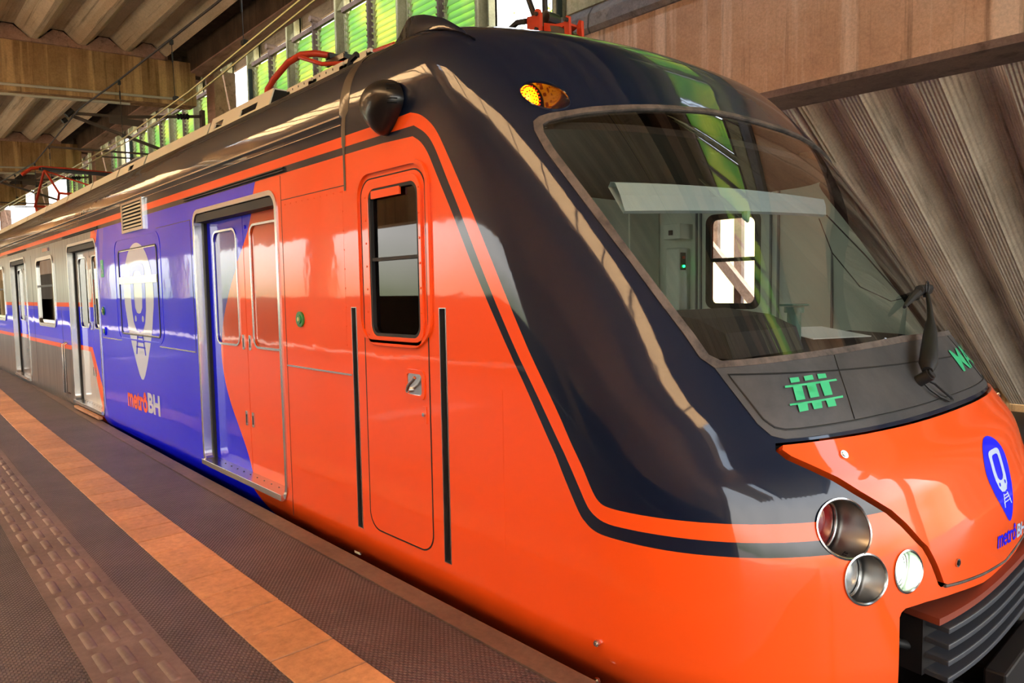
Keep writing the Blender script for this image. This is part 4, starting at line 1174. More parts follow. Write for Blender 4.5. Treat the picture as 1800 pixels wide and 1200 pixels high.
# near pantograph, collector head folded down behind the cab
pan = empty('folded_pantograph', (-TOFF.x, -TOFF.y, -TOFF.z), train); pan.location = -TOFF
m = MB()
hx = -5.55; z_ = 3.50
pts_ = [(-6.33, .80, 3.13), (-6.28, .80, 3.27), (-6.18, .82, 3.34), (-5.98, .86, 3.44), (-5.85, .92, 3.485), (-5.78, 1.02, 3.50), (-5.72, 1.16, 3.49)]
m.tube(pts_, [.024, .026, .028, .028, .028, .028, .028], 10); m.tube([(-5.84, .90, 3.46), (-5.60, .98, 3.36), (-5.50, 1.16, 3.38)], .018, 8)
m.build('collector_horn', REDP, pan, True)
m = MB(); m.tube([(-5.95, 2.30, 3.28), (-5.85, 2.22, 3.44), (-5.75, 2.0, 3.49)], .028, 10); m.build('collector_horn', REDP, pan, True)
m = MB(); m.box((-5.76, 1.1, 3.455), (-5.68, 2.02, 3.50)); m.box((-5.52, 1.1, 3.40), (-5.45, 2.02, 3.44)); m.box((-5.62, 1.15, 3.38), (-5.58, 2.0, 3.42))
for y in (1.12, 1.55, 2.0): m.box((-5.78, y - .015, 3.40), (-5.44, y + .015, 3.45))
m.build('collector_strip', BLACKP, pan)
m = MB(); m.tube([(-5.6, 1.15, 3.40), (-5.55, 1.2, 3.22)], .022, 8); m.tube([(-5.55, 1.1, 3.26), (-5.45, 1.9, 3.26)], .032, 10); m.tube([(-5.5, 1.2, 3.24), (-5.2, 1.5, 3.12), (-3.3, 1.5, 3.08)], .04, 10)
m.tube([(-5.5, 1.12, 3.25), (-5.52, 1.12, 3.02), (-5.2, 1.14, 2.92)], .03, 10); m.tube([(-5.30, 1.2, 3.22), (-5.15, 1.5, 3.2)], .05, 10)
m.build('pantograph_frame', REDP, pan, True)
m = MB(); m.tube([(-5.02, .74, 2.98), (-4.96, .74, 3.10), (-4.86, .75, 3.14), (-4.2, .78, 3.12)], .016, 8); m.build('release_tube', REDP, pan, True)
PY = 1.15
def pl(m, pts, y0, y1, mat=None): m.prism(pts, lambda u, v: (u, PY + y0, v), (0, y1 - y0, 0), mat)
m = MB()
pl(m, [(-3.286, 3.125), (-3.2, 3.114), (-3.202, 2.90), (-3.288, 2.90)], .0, .14)
pl(m, [(-3.19, 3.12), (-3.175, 3.135), (-3.155, 3.13), (-3.141, 3.10), (-3.139, 2.88), (-3.187, 2.88)], -.03, -.005)
pl(m, [(-3.138, 3.05), (-3.042, 3.016), (-2.95, 3.004), (-2.95, 2.99), (-2.996, 2.978), (-3.066, 3.01), (-3.105, 2.93), (-3.12, 2.80), (-3.139, 2.80)], .0, .10)
pl(m, [(-2.955, 3.00), (-2.935, 3.03), (-2.913, 3.02), (-2.906, 2.82), (-2.94, 2.82)], -.02, .0)
pl(m, [(-2.955, 3.00), (-2.935, 3.03), (-2.913, 3.02), (-2.906, 2.82), (-2.94, 2.82)], .09, .11)
m.build('hinge_bracket', REDP, pan, False, .003)
for x, z in ((-3.165, 3.10), (-3.165, 3.01), (-2.925, 3.0)):
    m = MB(); m.tube([(x, PY - .045, z), (x, PY - .02, z)], .012, 10); m.build('hinge_bolt', DARKM, pan)
m = MB()
m.tube([(-3.152, PY + .02, 3.085), (-3.152, PY + .12, 3.085)], .045, 20)
pl(m, [(-3.076, 3.013), (-2.996, 2.985), (-2.928, 2.935), (-2.888, 2.887), (-2.93, 2.84), (-3.043, 2.88)], -.01, .09)
pl(m, [(-3.303, 3.035), (-3.139, 2.985), (-3.096, 2.945), (-3.10, 2.86), (-3.304, 2.86)], -.02, .10)
m.build('hinge_pad', BLACKP, pan)
m = MB(); m.tube([(-3.26, PY + .05, 3.12), (-3.33, PY + .05, 3.28), (-3.55, PY + .12, 3.85)], .018, 8); m.tube([(-3.175, PY + .05, 3.11), (-3.174, PY + .05, 3.9)], .018, 8)
m.tube([(-3.60, PY, 3.04), (-3.50, PY, 3.075), (-3.417, PY, 3.10), (-3.374, PY, 3.115), (-3.29, PY, 3.10)], .018, 8); m.tube([(-3.42, PY, 3.09), (-3.39, PY, 3.05), (-3.30, PY, 3.045)], .012, 6); m.tube([(-3.45, PY, 3.08), (-3.45, PY, 2.9)], .010, 6)
m.build('lower_arm', DARKM, pan, True)
m = MB(); m.tube([(-4.35, .5, 2.9), (-4.3, .5, 2.98), (-4.22, .5, 3.0)], .02, 8); m.box((-4.4, .46, 2.87), (-4.2, .56, 2.92)); tb(m, 'roof_clamp', DARKM)
# raised pantograph further back
pan = empty('raised_pantograph', (0, 0, 0), train); pan.location = -TOFF + Vector((0, 0, -.05))
m = MB(); px_ = -17.5
m.tube([(px_, .55, 3.98), (px_, .72, 4.12), (px_, .9, 4.16), (px_, 1.5, 4.17), (px_, 2.2, 4.16), (px_, 2.38, 4.12), (px_, 2.55, 3.98)], .035, 8); m.build('collector_horn', REDP, pan, True)
m = MB(); m.box((px_ - .05, .85, 4.10), (px_ + .05, 2.25, 4.15)); m.box((px_ + .25, .85, 4.08), (px_ + .33, 2.25, 4.12)); m.build('collector_strip', DARKM, pan)
m = MB()
for y in (.95, 2.15):
    m.tube([(px_, y, 4.12), (px_ + 1.3, y, 3.5), (px_ + .1, y + (.1 if y < 1.5 else -.1), 2.95)], .026, 6); m.tube([(px_, y, 4.12), (px_ - 1.3, y, 3.5), (px_ - .1, y, 2.95)], .026, 6)
for dx in (-1.3, 1.3): m.tube([(px_ + dx, .95, 3.5), (px_ + dx, 2.15, 3.5)], .026, 6)
m.tube([(px_, .95, 4.1), (px_ + 1.3, 2.15, 3.5)], .018, 6); m.tube([(px_ + .1, 1, 2.95), (px_ + 1.3, 2.15, 3.5)], .018, 6)
m.build('pantograph_frame', REDP, pan, True)
m = MB(); m.box((px_ - .5, .9, 2.84), (px_ + .5, 2.2, 2.98)); m.build('pantograph_base', DARKM, pan)

# ------------------------------------------------------------------ platform and trackbed
def st(o, label=None): o['kind'] = 'structure'; return o
def yb(x): return .0013 * max(0, -x - 2) ** 2 if x > -14 else .0013 * 144 + (-x - 14) * .031
def strip(name, y0, y1, z0, z1, mat, x0=-60, x1=9.0, step=.5, dn=False):
    V = []; F = []; n = int((x1 - x0) / step)
    for k in range(n + 1):
        x = x0 + k * step; d = yb(x)
        V += [(x, y0 + d, z0), (x, y1 + d, z0), (x, y1 + d, z1), (x, y0 + d, z1)]
    for k in range(n):
        for j in range(4): F.append((k * 4 + j, k * 4 + (j + 1) % 4, (k + 1) * 4 + (j + 1) % 4, (k + 1) * 4 + j))
    F += [(0, 3, 2, 1), (4 * n, 4 * n + 1, 4 * n + 2, 4 * n + 3)]
    return st(mesh_obj(name, V, F, mat))
strip('floor', -6.9, -.20, -1.15, -.004, STUD)
strip('trim_1', -.195, -.085, -1.15, .002, KERB)
# raised joints of the kerb stones
# ochre warning tiles
V = []; F = []; m = MB()
x = -34.0; k = 0
P = .2655; x = -2.398 + P * 18
while x > -34:
    d = yb(x); g = .0035; za = .002 + random.uniform(-.0008, .0008)
    m.box((x - P + g, -.895 + d, -.02), (x - g, -.625 + d, za)); x -= P
o = m.build('trim_2', TILE, None, False, .003); st(o)
n, l, b = nodes(TILE)
tcx = n.new('ShaderNodeTexCoord'); sxx = n.new('ShaderNodeSeparateXYZ'); l.new(tcx.outputs['Object'], sxx.inputs[0])
ma = n.new('ShaderNodeMath'); ma.operation = 'MULTIPLY_ADD'; ma.inputs[1].default_value = 1 / .2655; ma.inputs[2].default_value = 2.398 / .2655; l.new(sxx.outputs['X'], ma.inputs[0])
fl = n.new('ShaderNodeMath'); fl.operation = 'FLOOR'; l.new(ma.outputs[0], fl.inputs[0])
wn_ = n.new('ShaderNodeTexWhiteNoise'); wn_.noise_dimensions = '1D'; l.new(fl.outputs[0], wn_.inputs['W'])
src = b.inputs['Base Color'].links[0].from_socket
rr1 = ramp(TILE, wn_.outputs['Value'], [(0, (232, 228, 226)), (1, (255, 255, 255))]); cc_ = mixc(TILE, None, src, rr1.outputs[0], 'MULTIPLY', 1.0); l.new(cc_, b.inputs['Base Color'])
# grip strip with raised oblong pads
m = MB()
strip('trim_3', -1.445, -1.150, -.02, .0005, PAD)
def pad(cx, cy, lx, ly, h):
    o_ = rrect(cx - lx / 2, cy - ly / 2, cx + lx / 2, cy + ly / 2, .013, 3); i_ = rrect(cx - lx / 2 + .008, cy - ly / 2 + .008, cx + lx / 2 - .008, cy + ly / 2 - .008, .009, 3)
    n_ = len(o_); v = [(a, b, 0) for a, b in o_] + [(a, b, h) for a, b in i_]
    f = [(i, (i + 1) % n_, n_ + (i + 1) % n_, n_ + i) for i in range(n_)] + [tuple(range(n_, 2 * n_))]
    m.add(v, f)
x = 1.0
while x > -22:
    d = yb(x)
    for c in range(3): pad(x - .125, -1.385 + c * .088 + d, .19, .042, .006)
    x -= .25
o = m.build('trim_4', PAD, None, True); st(o)
m = MB()
x = 1.0
m = MB(); m.box((-70, -.5, -1.3), (30, 22, -1.15)); st(m.build('trackbed_ground', GROUND))
for y in (.72, 2.38):
    m = MB(); m.box((-60, y - .035, -1.15), (20, y + .035, -1.0)); prop(m.build('running_rail', DARKM), 'nearer steel running rail on the dark trackbed under the train' if y < 1 else 'farther steel running rail on the dark trackbed under the train', 'rail', 'running rails')

# ------------------------------------------------------------------ the station building
BAY = 11.35; BX = [-17.24 + BAY * k for k in range(-7, 5)]
XR = 6.0
def rib_sheet(name, u0, u1, pitch, amp, flat_lo, flat_hi, fn, length, mat, dirv, phase=0, thick=.05):
    """folded plate: profile runs along u, extruded along dirv"""
    prof = []
    u = u0 + phase
    sl = (pitch - flat_lo - flat_hi) / 2
    while u < u1:
        prof += [(u, 0), (u + flat_lo, 0), (u + flat_lo + sl, amp), (u + flat_lo + sl + flat_hi, amp)]
        u += pitch
    prof.append((u, 0))
    V = []; F = []
    for a, h in prof:
        p = Vector(fn(a, h)); V += [p, p + Vector(dirv)]
    for k in range(len(prof) - 1): F.append((2 * k, 2 * k + 1, 2 * k + 3, 2 * k + 2))
    n = len(V)
    V2 = [Vector(v) + Vector((0, 0, thick)) for v in V]
    F2 = [tuple(i + n for i in f)[::-1] for f in F]
    F2.append((0, 2, 2 + n, n))
    return mesh_obj(name, V + V2, F + F2, mat)
for k in range(len(BX) - 1):
    a, b = BX[k], BX[k + 1]
    if a > 14: break
    o = rib_sheet('ceiling', -7.6, -5.7, .835, .26, .10, .22, lambda u, h: (a + .22, u, 6.48 + .055 * (u) + h), 0, RIBC, (b - a - .44, 0, 0), phase=.02, thick=.06)
    st(o)
    o = rib_sheet('ceiling', -3.2, 3.2, .835, .26, .10, .22, lambda u, h: (a + .22, u, 6.48 + .055 * (u) + h), 0, RIBC, (b - a - .44, 0, 0), phase=.63, thick=.06)
    st(o)
    m = MB(); m.box((a, -7.6, 6.95), (b, -5.0, 7.35)); o = st(m.build('roof_slab', DARKC))
    m = MB(); m.box((a, -3.3, 6.95), (b, 4.3, 7.35)); o = st(m.build('roof_slab', DARKC))
    for y_ in (-5.02, -3.34):  # edges of the added, unseen skylight slot
        m = MB(); m.box((a, y_, 6.3), (b, y_ + .05, 7.35)); o = st(m.build('added_skylight_curb', BROWNC))
for k, a in enumerate(BX):
    if a > 15: break
    m = MB(); V = []
    for x in (a - .22, a + .22):
        for y, z0, z1 in ((-7.2, 4.93, 6.06), (3.75, 5.72, 6.66)):
            V += [(x, y, z0), (x, y, z1)]
    m.add([(a - .22, -7.2, 4.93), (a + .22, -7.2, 4.93), (a + .22, 3.9, 5.72), (a - .22, 3.9, 5.72), (a - .22, -7.2, 6.10), (a + .22, -7.2, 6.10), (a + .22, 3.9, 6.66), (a - .22, 3.9, 6.66)], [(0, 3, 2, 1), (4, 5, 6, 7), (0, 1, 5, 4), (1, 2, 6, 5), (2, 3, 7, 6), (3, 0, 4, 7)])
    st(m.build('concrete_beam', BROWNC))
    # trapezoid end stops between ribs and beam
    m = MB()
    for j in range(13):
        u = -7.58 + j * .835 + .10
        z = 6.48 + .055 * u
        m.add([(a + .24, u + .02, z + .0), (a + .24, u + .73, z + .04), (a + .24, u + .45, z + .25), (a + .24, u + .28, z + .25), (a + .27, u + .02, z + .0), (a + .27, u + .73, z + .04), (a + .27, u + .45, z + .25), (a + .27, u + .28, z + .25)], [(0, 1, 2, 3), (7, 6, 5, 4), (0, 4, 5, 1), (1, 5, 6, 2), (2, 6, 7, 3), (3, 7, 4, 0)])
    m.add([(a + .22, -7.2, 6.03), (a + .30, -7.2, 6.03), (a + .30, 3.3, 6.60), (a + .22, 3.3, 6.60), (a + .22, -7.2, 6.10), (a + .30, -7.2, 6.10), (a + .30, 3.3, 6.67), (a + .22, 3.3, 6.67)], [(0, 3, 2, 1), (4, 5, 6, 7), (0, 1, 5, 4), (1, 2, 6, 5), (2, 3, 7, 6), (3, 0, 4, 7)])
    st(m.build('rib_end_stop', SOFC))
    # conduits under the beam
    for j, (dz, yy1) in enumerate(((.06, 3.6), (-.13, 2.5))):
        m = MB(); m.tube([(a + .26, -7.0, 4.99 + dz), (a + .26, yy1, 4.99 + dz + .0715 * (yy1 + 7))], .028, 8)
        o = m.build('conduit', BEIGE, None, True)
        prop(o, None, None); st(o)
    # column at the far end of the beam with bracket and steel post
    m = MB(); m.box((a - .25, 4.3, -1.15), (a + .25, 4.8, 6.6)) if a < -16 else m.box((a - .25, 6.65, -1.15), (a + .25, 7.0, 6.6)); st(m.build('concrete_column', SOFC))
    # column on the platform side
    m = MB(); m.box((a - .3, -7.2, 0), (a + .3, -6.7, 5.2)); st(m.build('platform_column', BROWNC))
# longitudinal girders
for k in range(len(BX) - 1):
    a, b = BX[k], BX[k + 1]
    if a > 14: break
    m = MB(); m.box((a + .05, 3.8, 6.47), (b - .35, 4.22, 7.0)); m.build
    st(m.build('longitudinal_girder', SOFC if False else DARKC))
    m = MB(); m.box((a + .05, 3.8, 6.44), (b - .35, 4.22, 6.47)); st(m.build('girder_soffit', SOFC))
m = MB(); m.box((-52, 4.22, 7.35), (XR, 7.2, 7.5)); 
m2 = MB(); m2.box((-52, 4.2, 7.0), (XR, 4.3, 7.7)); st(m2.build('roof_upstand', DARKC))
m2 = MB(); m2.box((-52, 4.2, 8.45), (XR, 7.2, 8.6)); st(m2.build('upper_slab', DARKC))
# brown boards over the louvres
for k in range(19):
    x0 = -51 + 3 * k
    m = MB()
    for j in range(3): m.box((x0 + .01, 6.28, 7.80 + j * .28), (x0 + 2.99, 6.34, 8.075 + j * .28))
    st(m.build('fascia_boards', FASC))
# far wall: girder, gutter, leaning ribbed slab
m = MB(); m.add([(-52, 6.0, 3.66), (XR, 6.0, 3.66), (XR, 6.62, 3.66), (-52, 6.62, 3.66), (-52, 6.0, 5.12), (XR, 6.0, 5.12), (XR, 6.62, 5.12), (-52, 6.62, 5.12)], [(0, 3, 2, 1), (4, 5, 6, 7), (0, 1, 5, 4), (1, 2, 6, 5), (2, 3, 7, 6), (3, 0, 4, 7)])
st(m.build('wall_far_girder', PINKC))
m = MB(); m.box((-52, 5.97, 3.62), (XR, 6.66, 3.70)); st(m.build('girder_foot', SOFC if False else RAILM))
m = MB(); pr = [(6.05, 5.10), (5.96, 5.10), (5.92, 5.16), (5.94, 5.34), (6.05, 5.50), (6.3, 5.55), (6.6, 5.55), (6.6, 5.10)]
x = -52
while x < XR:
    m = MB(); m.prism(pr, lambda u, v: (x + .01, u, v), (2.97, 0, 0)); st(m.build('gutter_lip', LIPC)); x += 3
KL = 1.75; LZ = 4.7
for u0, u1, L_ in ((-52, -9.6, LZ), (-9.4, -4.9, .70), (-4.75, XR, LZ)):
    st(rib_sheet('wall_far', u0, u1, .835, .30, .24, .17, lambda u, h: (u, 6.66 + h * .85, 3.70 + h * .5), 0, RIBW, (0, KL * L_, -L_), phase={-52: .25, -9.4: .1}.get(u0, .12), thick=.08))
# daylit opening low in the far wall: brace, mullions, stepped low wall, pale outer wall
CREAM = pbr('pale_cream_wall', (236, 214, 160), .8)
m = MB(); m.box((-16, 13.0, -1.1), (-5.6, 13.3, 4.2)); st(m.build('wall_outer_cream', CREAM))
m = MB(); V_ = Vector
for (x0, z0, x1, z1, w_) in ((-7.6, 2.75, -5.6, .47, .11),):
    m.add([(x0, 8.95, z0), (x1, 8.95, z1), (x1 + w_, 8.95, z1 + w_), (x0 + w_, 8.95, z0 + w_), (x0, 9.1, z0), (x1, 9.1, z1), (x1 + w_, 9.1, z1 + w_), (x0 + w_, 9.1, z0 + w_)], [(0, 1, 2, 3), (7, 6, 5, 4), (0, 4, 5, 1), (1, 5, 6, 2), (2, 6, 7, 3), (3, 7, 4, 0)])
st(m.build('diagonal_brace', RAILM))
m = MB(); m.box((-6.54, 9.1, -1.1), (-6.40, 9.2, 3.0)); st(m.build('steel_mullion', RAILM))
m = MB(); m.box((-6.99, 9.1, 2.02), (-6.86, 9.2, 3.0)); st(m.build('steel_mullion', RAILM))
m = MB()
for k in range(22): m.box((-9.2, 9.12 + .0 * k, -1.1 + .14 * k), (-7.15 + (1.9 - .14 * k) * .88 + .25, 9.2, -1.1 + .14 * k + .125))
st(m.build('wall_boarded', SOFC))
# louvred windows with steel posts
posts = [-9.48 - 2.36 * k for k in range(18)]
gaps = [(XR, XR + 2)] + [(-9.15 - BAY * k, -7.60 - BAY * k) for k in range(0, 4)]
def in_gap(x): return any(a - .05 < x < b + .05 for a, b in gaps)
bay_edges = []
x = -50.0
nwin = 0
def louvre(x0, x1, z0=5.62, z1=7.42):
    global nwin
    nwin += 1
    m = MB()
    z = z0 + .03; p = .125
    while z < z1 - .04:
        m.add([(x0 + .05, 6.09, z - .005), (x1 - .05, 6.09, z - .005), (x1 - .05, 6.16, z + .205), (x0 + .05, 6.16, z + .205), (x0 + .05, 6.094, z - .008), (x1 - .05, 6.094, z - .008), (x1 - .05, 6.164, z + .202), (x0 + .05, 6.164, z + .202)], [(0, 1, 2, 3), (7, 6, 5, 4), (0, 4, 5, 1), (1, 5, 6, 2), (2, 6, 7, 3), (3, 7, 4, 0)])
        z += p
    o = m.build('window_%d' % nwin, LOUV); st(o)
    f = MB()
    for xx in (x0 + .03, x1 - .07): f.box((xx, 6.06, z0), (xx + .04, 6.20, z1))
    z = z0 + .03
    while z < z1 - .04:
        for xx, sg in ((x0 + .07, 1), (x1 - .07, -1)):
            f.add([(xx, 6.06, z), (xx, 6.06, z + .03), (xx, 5.985, z + .045)], [(0, 1, 2)], None)
            f.box((xx - .006, 6.0, z + .02), (xx + .006, 6.07, z + .055))
        z += p
    f.build('window_frame', POST, o)
    f = MB(); f.box((x0, 5.98, z1), (x1, 6.06, z1 + .10)); f.box((x0, 6.0, z0 - .07), (x1, 6.2, z0)); f.build('window_rail', RAILM, o)
x = -9.48 + 2.36 * 14
half = 1.18
k = 0
x0 = -9.48
pw_ = 0
secs = []
for gi in range(len(gaps) - 1):
    pass
gs = sorted(gaps)
for i in range(len(gs) - 1):
    a = gs[i][1]; b = gs[i + 1][0] - .28
    n_b = 12 if b > 0 else 8; wd = (b - a) / n_b
    for j in range(n_b + 1):
        xx = a + wd * j
        if j < n_b: louvre(xx + (.12 if j % 2 == 0 else .035), xx + wd - (.12 if j % 2 else .035), 5.95 if a > -8 else 5.62)
        m = MB()
        if j % 2 == 0:
            m.box((xx - .11, 5.97, 5.5), (xx - .09, 6.25, 8.45)); m.box((xx - .11, 6.20, 5.5), (xx + .11, 6.24, 8.45)); m.box((xx + .09, 6.06, 5.5), (xx + .11, 6.25, 8.45)); m.box((xx - .11, 5.94, 5.5), (xx - .05, 5.97, 8.45))
            m.add([(xx - .09, 5.97, 7.5), (xx + .10, 6.2, 7.62), (xx - .09, 6.2, 7.9)], [(0, 1, 2)])
            st(m.build('steel_post', POST))
        else:
            m.box((xx - .025, 5.97, 5.5), (xx + .025, 6.2, 7.62)); m.tube([(xx, 5.92, 7.66), (xx, 6.2, 7.66)], .07, 12); st(m.build('steel_mullion', RAILM))
    # dark end post at the open gap
    m = MB(); m.box((a - .14, 5.95, 5.52), (a - .02, 6.05, 7.4)); st(m.build('end_post', pbr('dark_green_post', (46, 56, 50), .6)))
m = MB(); m.box((-7.5, 6.02, 5.5), (XR, 6.2, 5.93)); st(m.build('louvre_sill', POST))
# inclined brace and low wall outside, seen through the far cab window
m = MB(); m.box((-60, 14.9, -1.15), (XR, 15.2, -.2)); st(m.build('wall_outer', BROWNC))

# platform side behind the camera: parapet, header beam, open above the parapet
m = MB(); m.box((-96, -7.1, 0), (XR, -6.9, 1.35)); st(m.build('wall_parapet', DARKC))
m = MB(); m.box((-96, -7.25, 2.95), (XR, -6.85, 6.3)); st(m.build('header_beam', PINKC))
m = MB(); m.box((-96, -7.6, 6.0), (XR, -7.4, 7.2)); st(m.build('wall_header', DARKC))
m = MB(); m.box((-80, -60, -.4), (60, -7.3, -.3)); st(m.build('yard_ground', YARD))
m = MB(); m.box((-7.6, -7.1, .0), (XR, -6.9, 4.1)); st(m.build('wall_platform', BROWNC))
m = MB(); m.box((-96, -7.1, .0), (-44, -6.9, 3.7)); st(m.build('wall_platform', DARKC))

# added unseen tan sheets in the ceiling, guessed source of the nose's tan streak
SKYL = bpy.data.materials.new('tan_translucent_sheet'); SKYL.use_nodes = True
n = SKYL.node_tree.nodes; l = SKYL.node_tree.links; n.clear()
o = n.new('ShaderNodeOutputMaterial'); tr = n.new('ShaderNodeBsdfTranslucent'); tr.inputs['Color'].default_value = (1.0, .78, .54, 1)
l.new(tr.outputs[0], o.inputs[0])
x = XR - .1; nsk = 0
while x > -45:
    if all(abs(x - .55 - c) > .8 for c in BX):
        nsk += 1
        m = MB(); m.box((x - 1.08, -4.95, 6.50), (x, -3.35, 6.505)); o = st(m.build('window_%d' % (100 + nsk), SKYL))
        m = MB(); m.box((x - 1.13, -4.95, 6.44), (x - 1.08, -3.35, 6.52)); m.build('window_frame', DARKM, o)
    x -= 1.13

# ------------------------------------------------------------------ overhead line
def thing(mb, name, mat, label, cat, group=None, smooth=False):
    o = mb.build(name, mat, None, smooth); prop(o, label, cat, group); return o
cw = [(12, 1.30, 4.75), (-2.0, 1.42, 4.62), (-7.18, 1.55, 4.47), (-10.55, 1.55, 4.27), (-13.94, 1.55, 4.19), (-19.55, 1.55, 4.25), (-28.67, 1.55, 4.38), (-45, 1.55, 4.5)]
for dy, nm in ((0, 'left one of the two parallel bright contact wires over the train roof'), (.10, 'right one of the two parallel bright contact wires over the train roof')):
    m = MB(); m.tube([(x, y + dy, z - (.02 if dy else 0)) for x, y, z in cw], .012, 6); thing(m, 'contact_wire', COPPER, nm, 'wire', 'contact wires', True)
mw = [(12, 1.5, 5.15), (0, 1.55, 5.15), (-9.35, 1.55, 5.12), (-14, 1.55, 5.2), (-17.0, 1.55, 5.3), (-22.27, 1.55, 4.95), (-28.6, 1.55, 5.2), (-45, 1.55, 5.3)]
m = MB(); m.tube(mw, .016, 6); thing(m, 'messenger_cable', WIRE, 'thick dark messenger cable running above the contact wires', 'cable')
def zat(pts, x):
    for a, b in zip(pts[:-1], pts[1:]):
        if b[0] <= x <= a[0]:
            t = (a[0] - x) / (a[0] - b[0]); return a[2] * (1 - t) + b[2] * t
    return 5
dl = {-8.6: 'thin dropper wire in front of the louvres at the top of the photo', -11.15: 'thin dropper wire hanging by the upper brown girder end', -13.98: 'thin dropper wire over the face of the nearest brown beam', -20.3: 'thin dropper wire just beyond the overhead bracket arm', -22.3: 'thin dropper wire over the second brown beam', -25.5: 'thin dropper wire farthest along the overhead line'}
for x, lb in dl.items():
    z1, z0 = zat(mw, x) - .03, zat(cw, x) + .05
    m = MB(); m.tube([(x, 1.55, z1), (x, 1.56, z0)], .0055, 5); m.box((x - .03, 1.53, z1 - .05), (x + .03, 1.57, z1 + .01)); m.tube([(x, 1.55, z1 - .16), (x, 1.55, z1 - .30)], .013, 5); m.box((x - .04, 1.54, z0 - .02), (x + .04, 1.60, z0 + .03))
    thing(m, 'dropper_wire', WIRE, lb, 'wire', 'droppers of the overhead line')
# hinged cantilever bracket at the beam
def cantilever(X, lab):
    root = empty('overhead_bracket', (X, 4.4, 5.6)); prop(root, lab, 'bracket', 'overhead line brackets')
    off = Vector((X, 4.4, 5.6))
    def ch(m, name, mat):
        o = m.build(name, mat, root, True); o.location = -off; return o
    m = MB(); m.tube([(X, 1.50, 5.38), (X, 2.6, 5.45), (X, 4.35, 5.72)], .035, 8); m.box((X - .02, 2.3, 5.28), (X + .02, 3.0, 5.42)); ch(m, 'top_arm', RUST)
    m = MB(); m.tube([(X, 1.58, 5.33), (X, 4.3, 4.55)], .038, 8); ch(m, 'stay_tube', RUST)
    m = MB(); m.tube([(X, 1.1, 4.62), (X, 4.25, 4.72)], .022, 8); m.tube([(X, 2.0, 4.52), (X, 4.25, 4.62)], .018, 8); ch(m, 'steady_arm', RUST)
    m = MB(); m.tube([(X, 1.48, 5.32), (X, 1.60, 5.45)], .06, 10); m.tube([(X, 1.40, 5.18), (X, 1.48, 5.24)], .05, 10); ch(m, 'cable_clamp', DARKM)
    m = MB()
    for k in range(4): m.tube([(X, 3.75 + k * .07, 5.63 + k * .01), (X, 3.78 + k * .07, 5.635 + k * .01)], .07, 12)
    m.tube([(X, 3.74, 5.632), (X, 4.02, 5.672)], .04, 10); ch(m, 'insulator', DARKM)
    m = MB()
    for k in range(3): m.tube([(X, 4.02 + k * .05, 4.60), (X, 4.04 + k * .05, 4.60)], .07, 12)
    m.tube([(X, 4.0, 4.60), (X, 4.16, 4.60)], .04, 10); ch(m, 'insulator', DARKM)
    m = MB(); m.box((X - .08, 4.28, 4.5), (X + .08, 4.36, 5.85)); ch(m, 'mounting_plate', RUST)
cantilever(-17.9, 'rusty overhead line bracket with crossing tubes at the nearest brown beam')
cantilever(-29.3, 'small distant overhead line bracket beyond the second brown beam')
# round dark loudspeaker at the left edge
root = empty('round_loudspeaker', (-9.7, -.98, 3.55)); prop(root, 'dark round loudspeaker hanging at the left edge of the photo', 'loudspeaker')
m = MB(); m.tube([(-9.62, -.98, 3.5), (-9.66, -.98, 3.5), (-9.9, -.98, 3.5), (-9.98, -.98, 3.5)], [.10, .15, .15, .08], 20); o = m.build('speaker_body', BLACKP, root, True); o.location = (9.7, .98, -3.55)
m = MB(); m.tube([(-9.8, -.98, 3.6), (-9.8, -.98, 6.6)], .014, 8); o = m.build('hanging_rod', DARKM, root, True); o.location = (9.7, .98, -3.55)

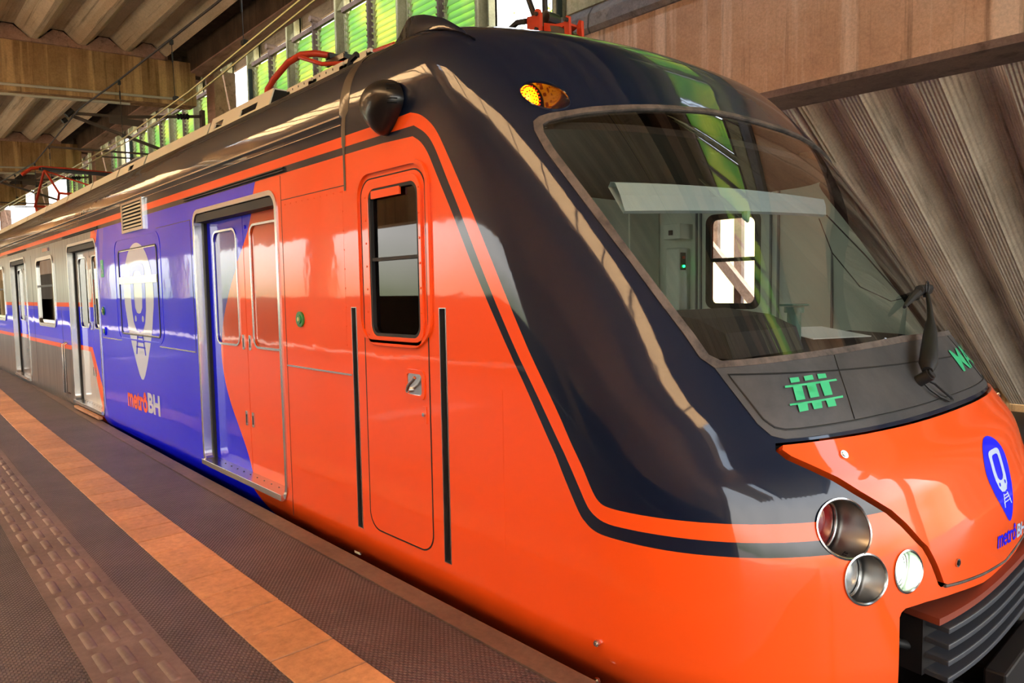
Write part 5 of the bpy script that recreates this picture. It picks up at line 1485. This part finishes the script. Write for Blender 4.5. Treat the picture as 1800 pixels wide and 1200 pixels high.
# ------------------------------------------------------------------ trees outside the gaps
BARK = pbr('bark', (96, 78, 58), .9)
LEAF = bpy.data.materials.new('leaf'); LEAF.use_nodes = True
n = LEAF.node_tree.nodes; l = LEAF.node_tree.links; n.clear()
o = n.new('ShaderNodeOutputMaterial'); tr = n.new('ShaderNodeBsdfTranslucent'); df = n.new('ShaderNodeBsdfDiffuse'); x_ = n.new('ShaderNodeMixShader')
tr.inputs['Color'].default_value = lin((170, 196, 70)); df.inputs['Color'].default_value = lin((104, 136, 52)); x_.inputs[0].default_value = .5
l.new(tr.outputs[0], x_.inputs[1]); l.new(df.outputs[0], x_.inputs[2]); l.new(x_.outputs[0], o.inputs[0])
def tree(x, y, h, cr, lab, nleaf=900, seed=1):
    rnd = random.Random(seed)
    root = empty('tree', (x, y, -1.15)); prop(root, lab, 'tree', 'trees beyond the louvred wall')
    m = MB(); m.tube([(0, 0, 0), (.1, .05, h * .4), (.0, .1, h * .8)], [.16, .12, .05], 8)
    tips = []
    for k in range(16):
        a = rnd.uniform(0, 2 * PI); z0 = h * rnd.uniform(.45, .75); p = Vector((cr * math.cos(a) * rnd.uniform(.5, 1), cr * math.sin(a) * rnd.uniform(.5, 1), h * rnd.uniform(.65, 1.0)))
        mid = Vector((p.x * .5, p.y * .5, z0 + (p.z - z0) * .35)); m.tube([(0, .05, z0), mid, p], [.04, .025, .008], 5); tips += [mid.lerp(p, t) for t in (.3, .6, .8, 1)]
    m.build('trunk', BARK, root, True)
    m = MB()
    for k in range(nleaf):
        c = rnd.choice(tips) + Vector((rnd.gauss(0, .35), rnd.gauss(0, .35), rnd.gauss(0, .3)))
        M_ = Euler((rnd.uniform(0, 6), rnd.uniform(0, 6), rnd.uniform(0, 6))).to_matrix()
        s = rnd.uniform(.09, .17)
        v = [c + M_ @ Vector(q) * s for q in ((-1, 0, 0), (0, .45, .1), (1, 0, 0), (0, -.45, .1))]
        m.add(v, [(0, 1, 2, 3)])
    mesh_obj('foliage', m.v, m.f, LEAF, root)
tree(-20.6, 17.6, 13.4, 2.6, 'leafy tree in sunlight seen through the open gap right of the green louvres', 1800, 3)
tree(-60, 17.6, 17.0, 3.0, 'tree with bare twigs seen through the bright gap in the louvres farther left', 700, 5)
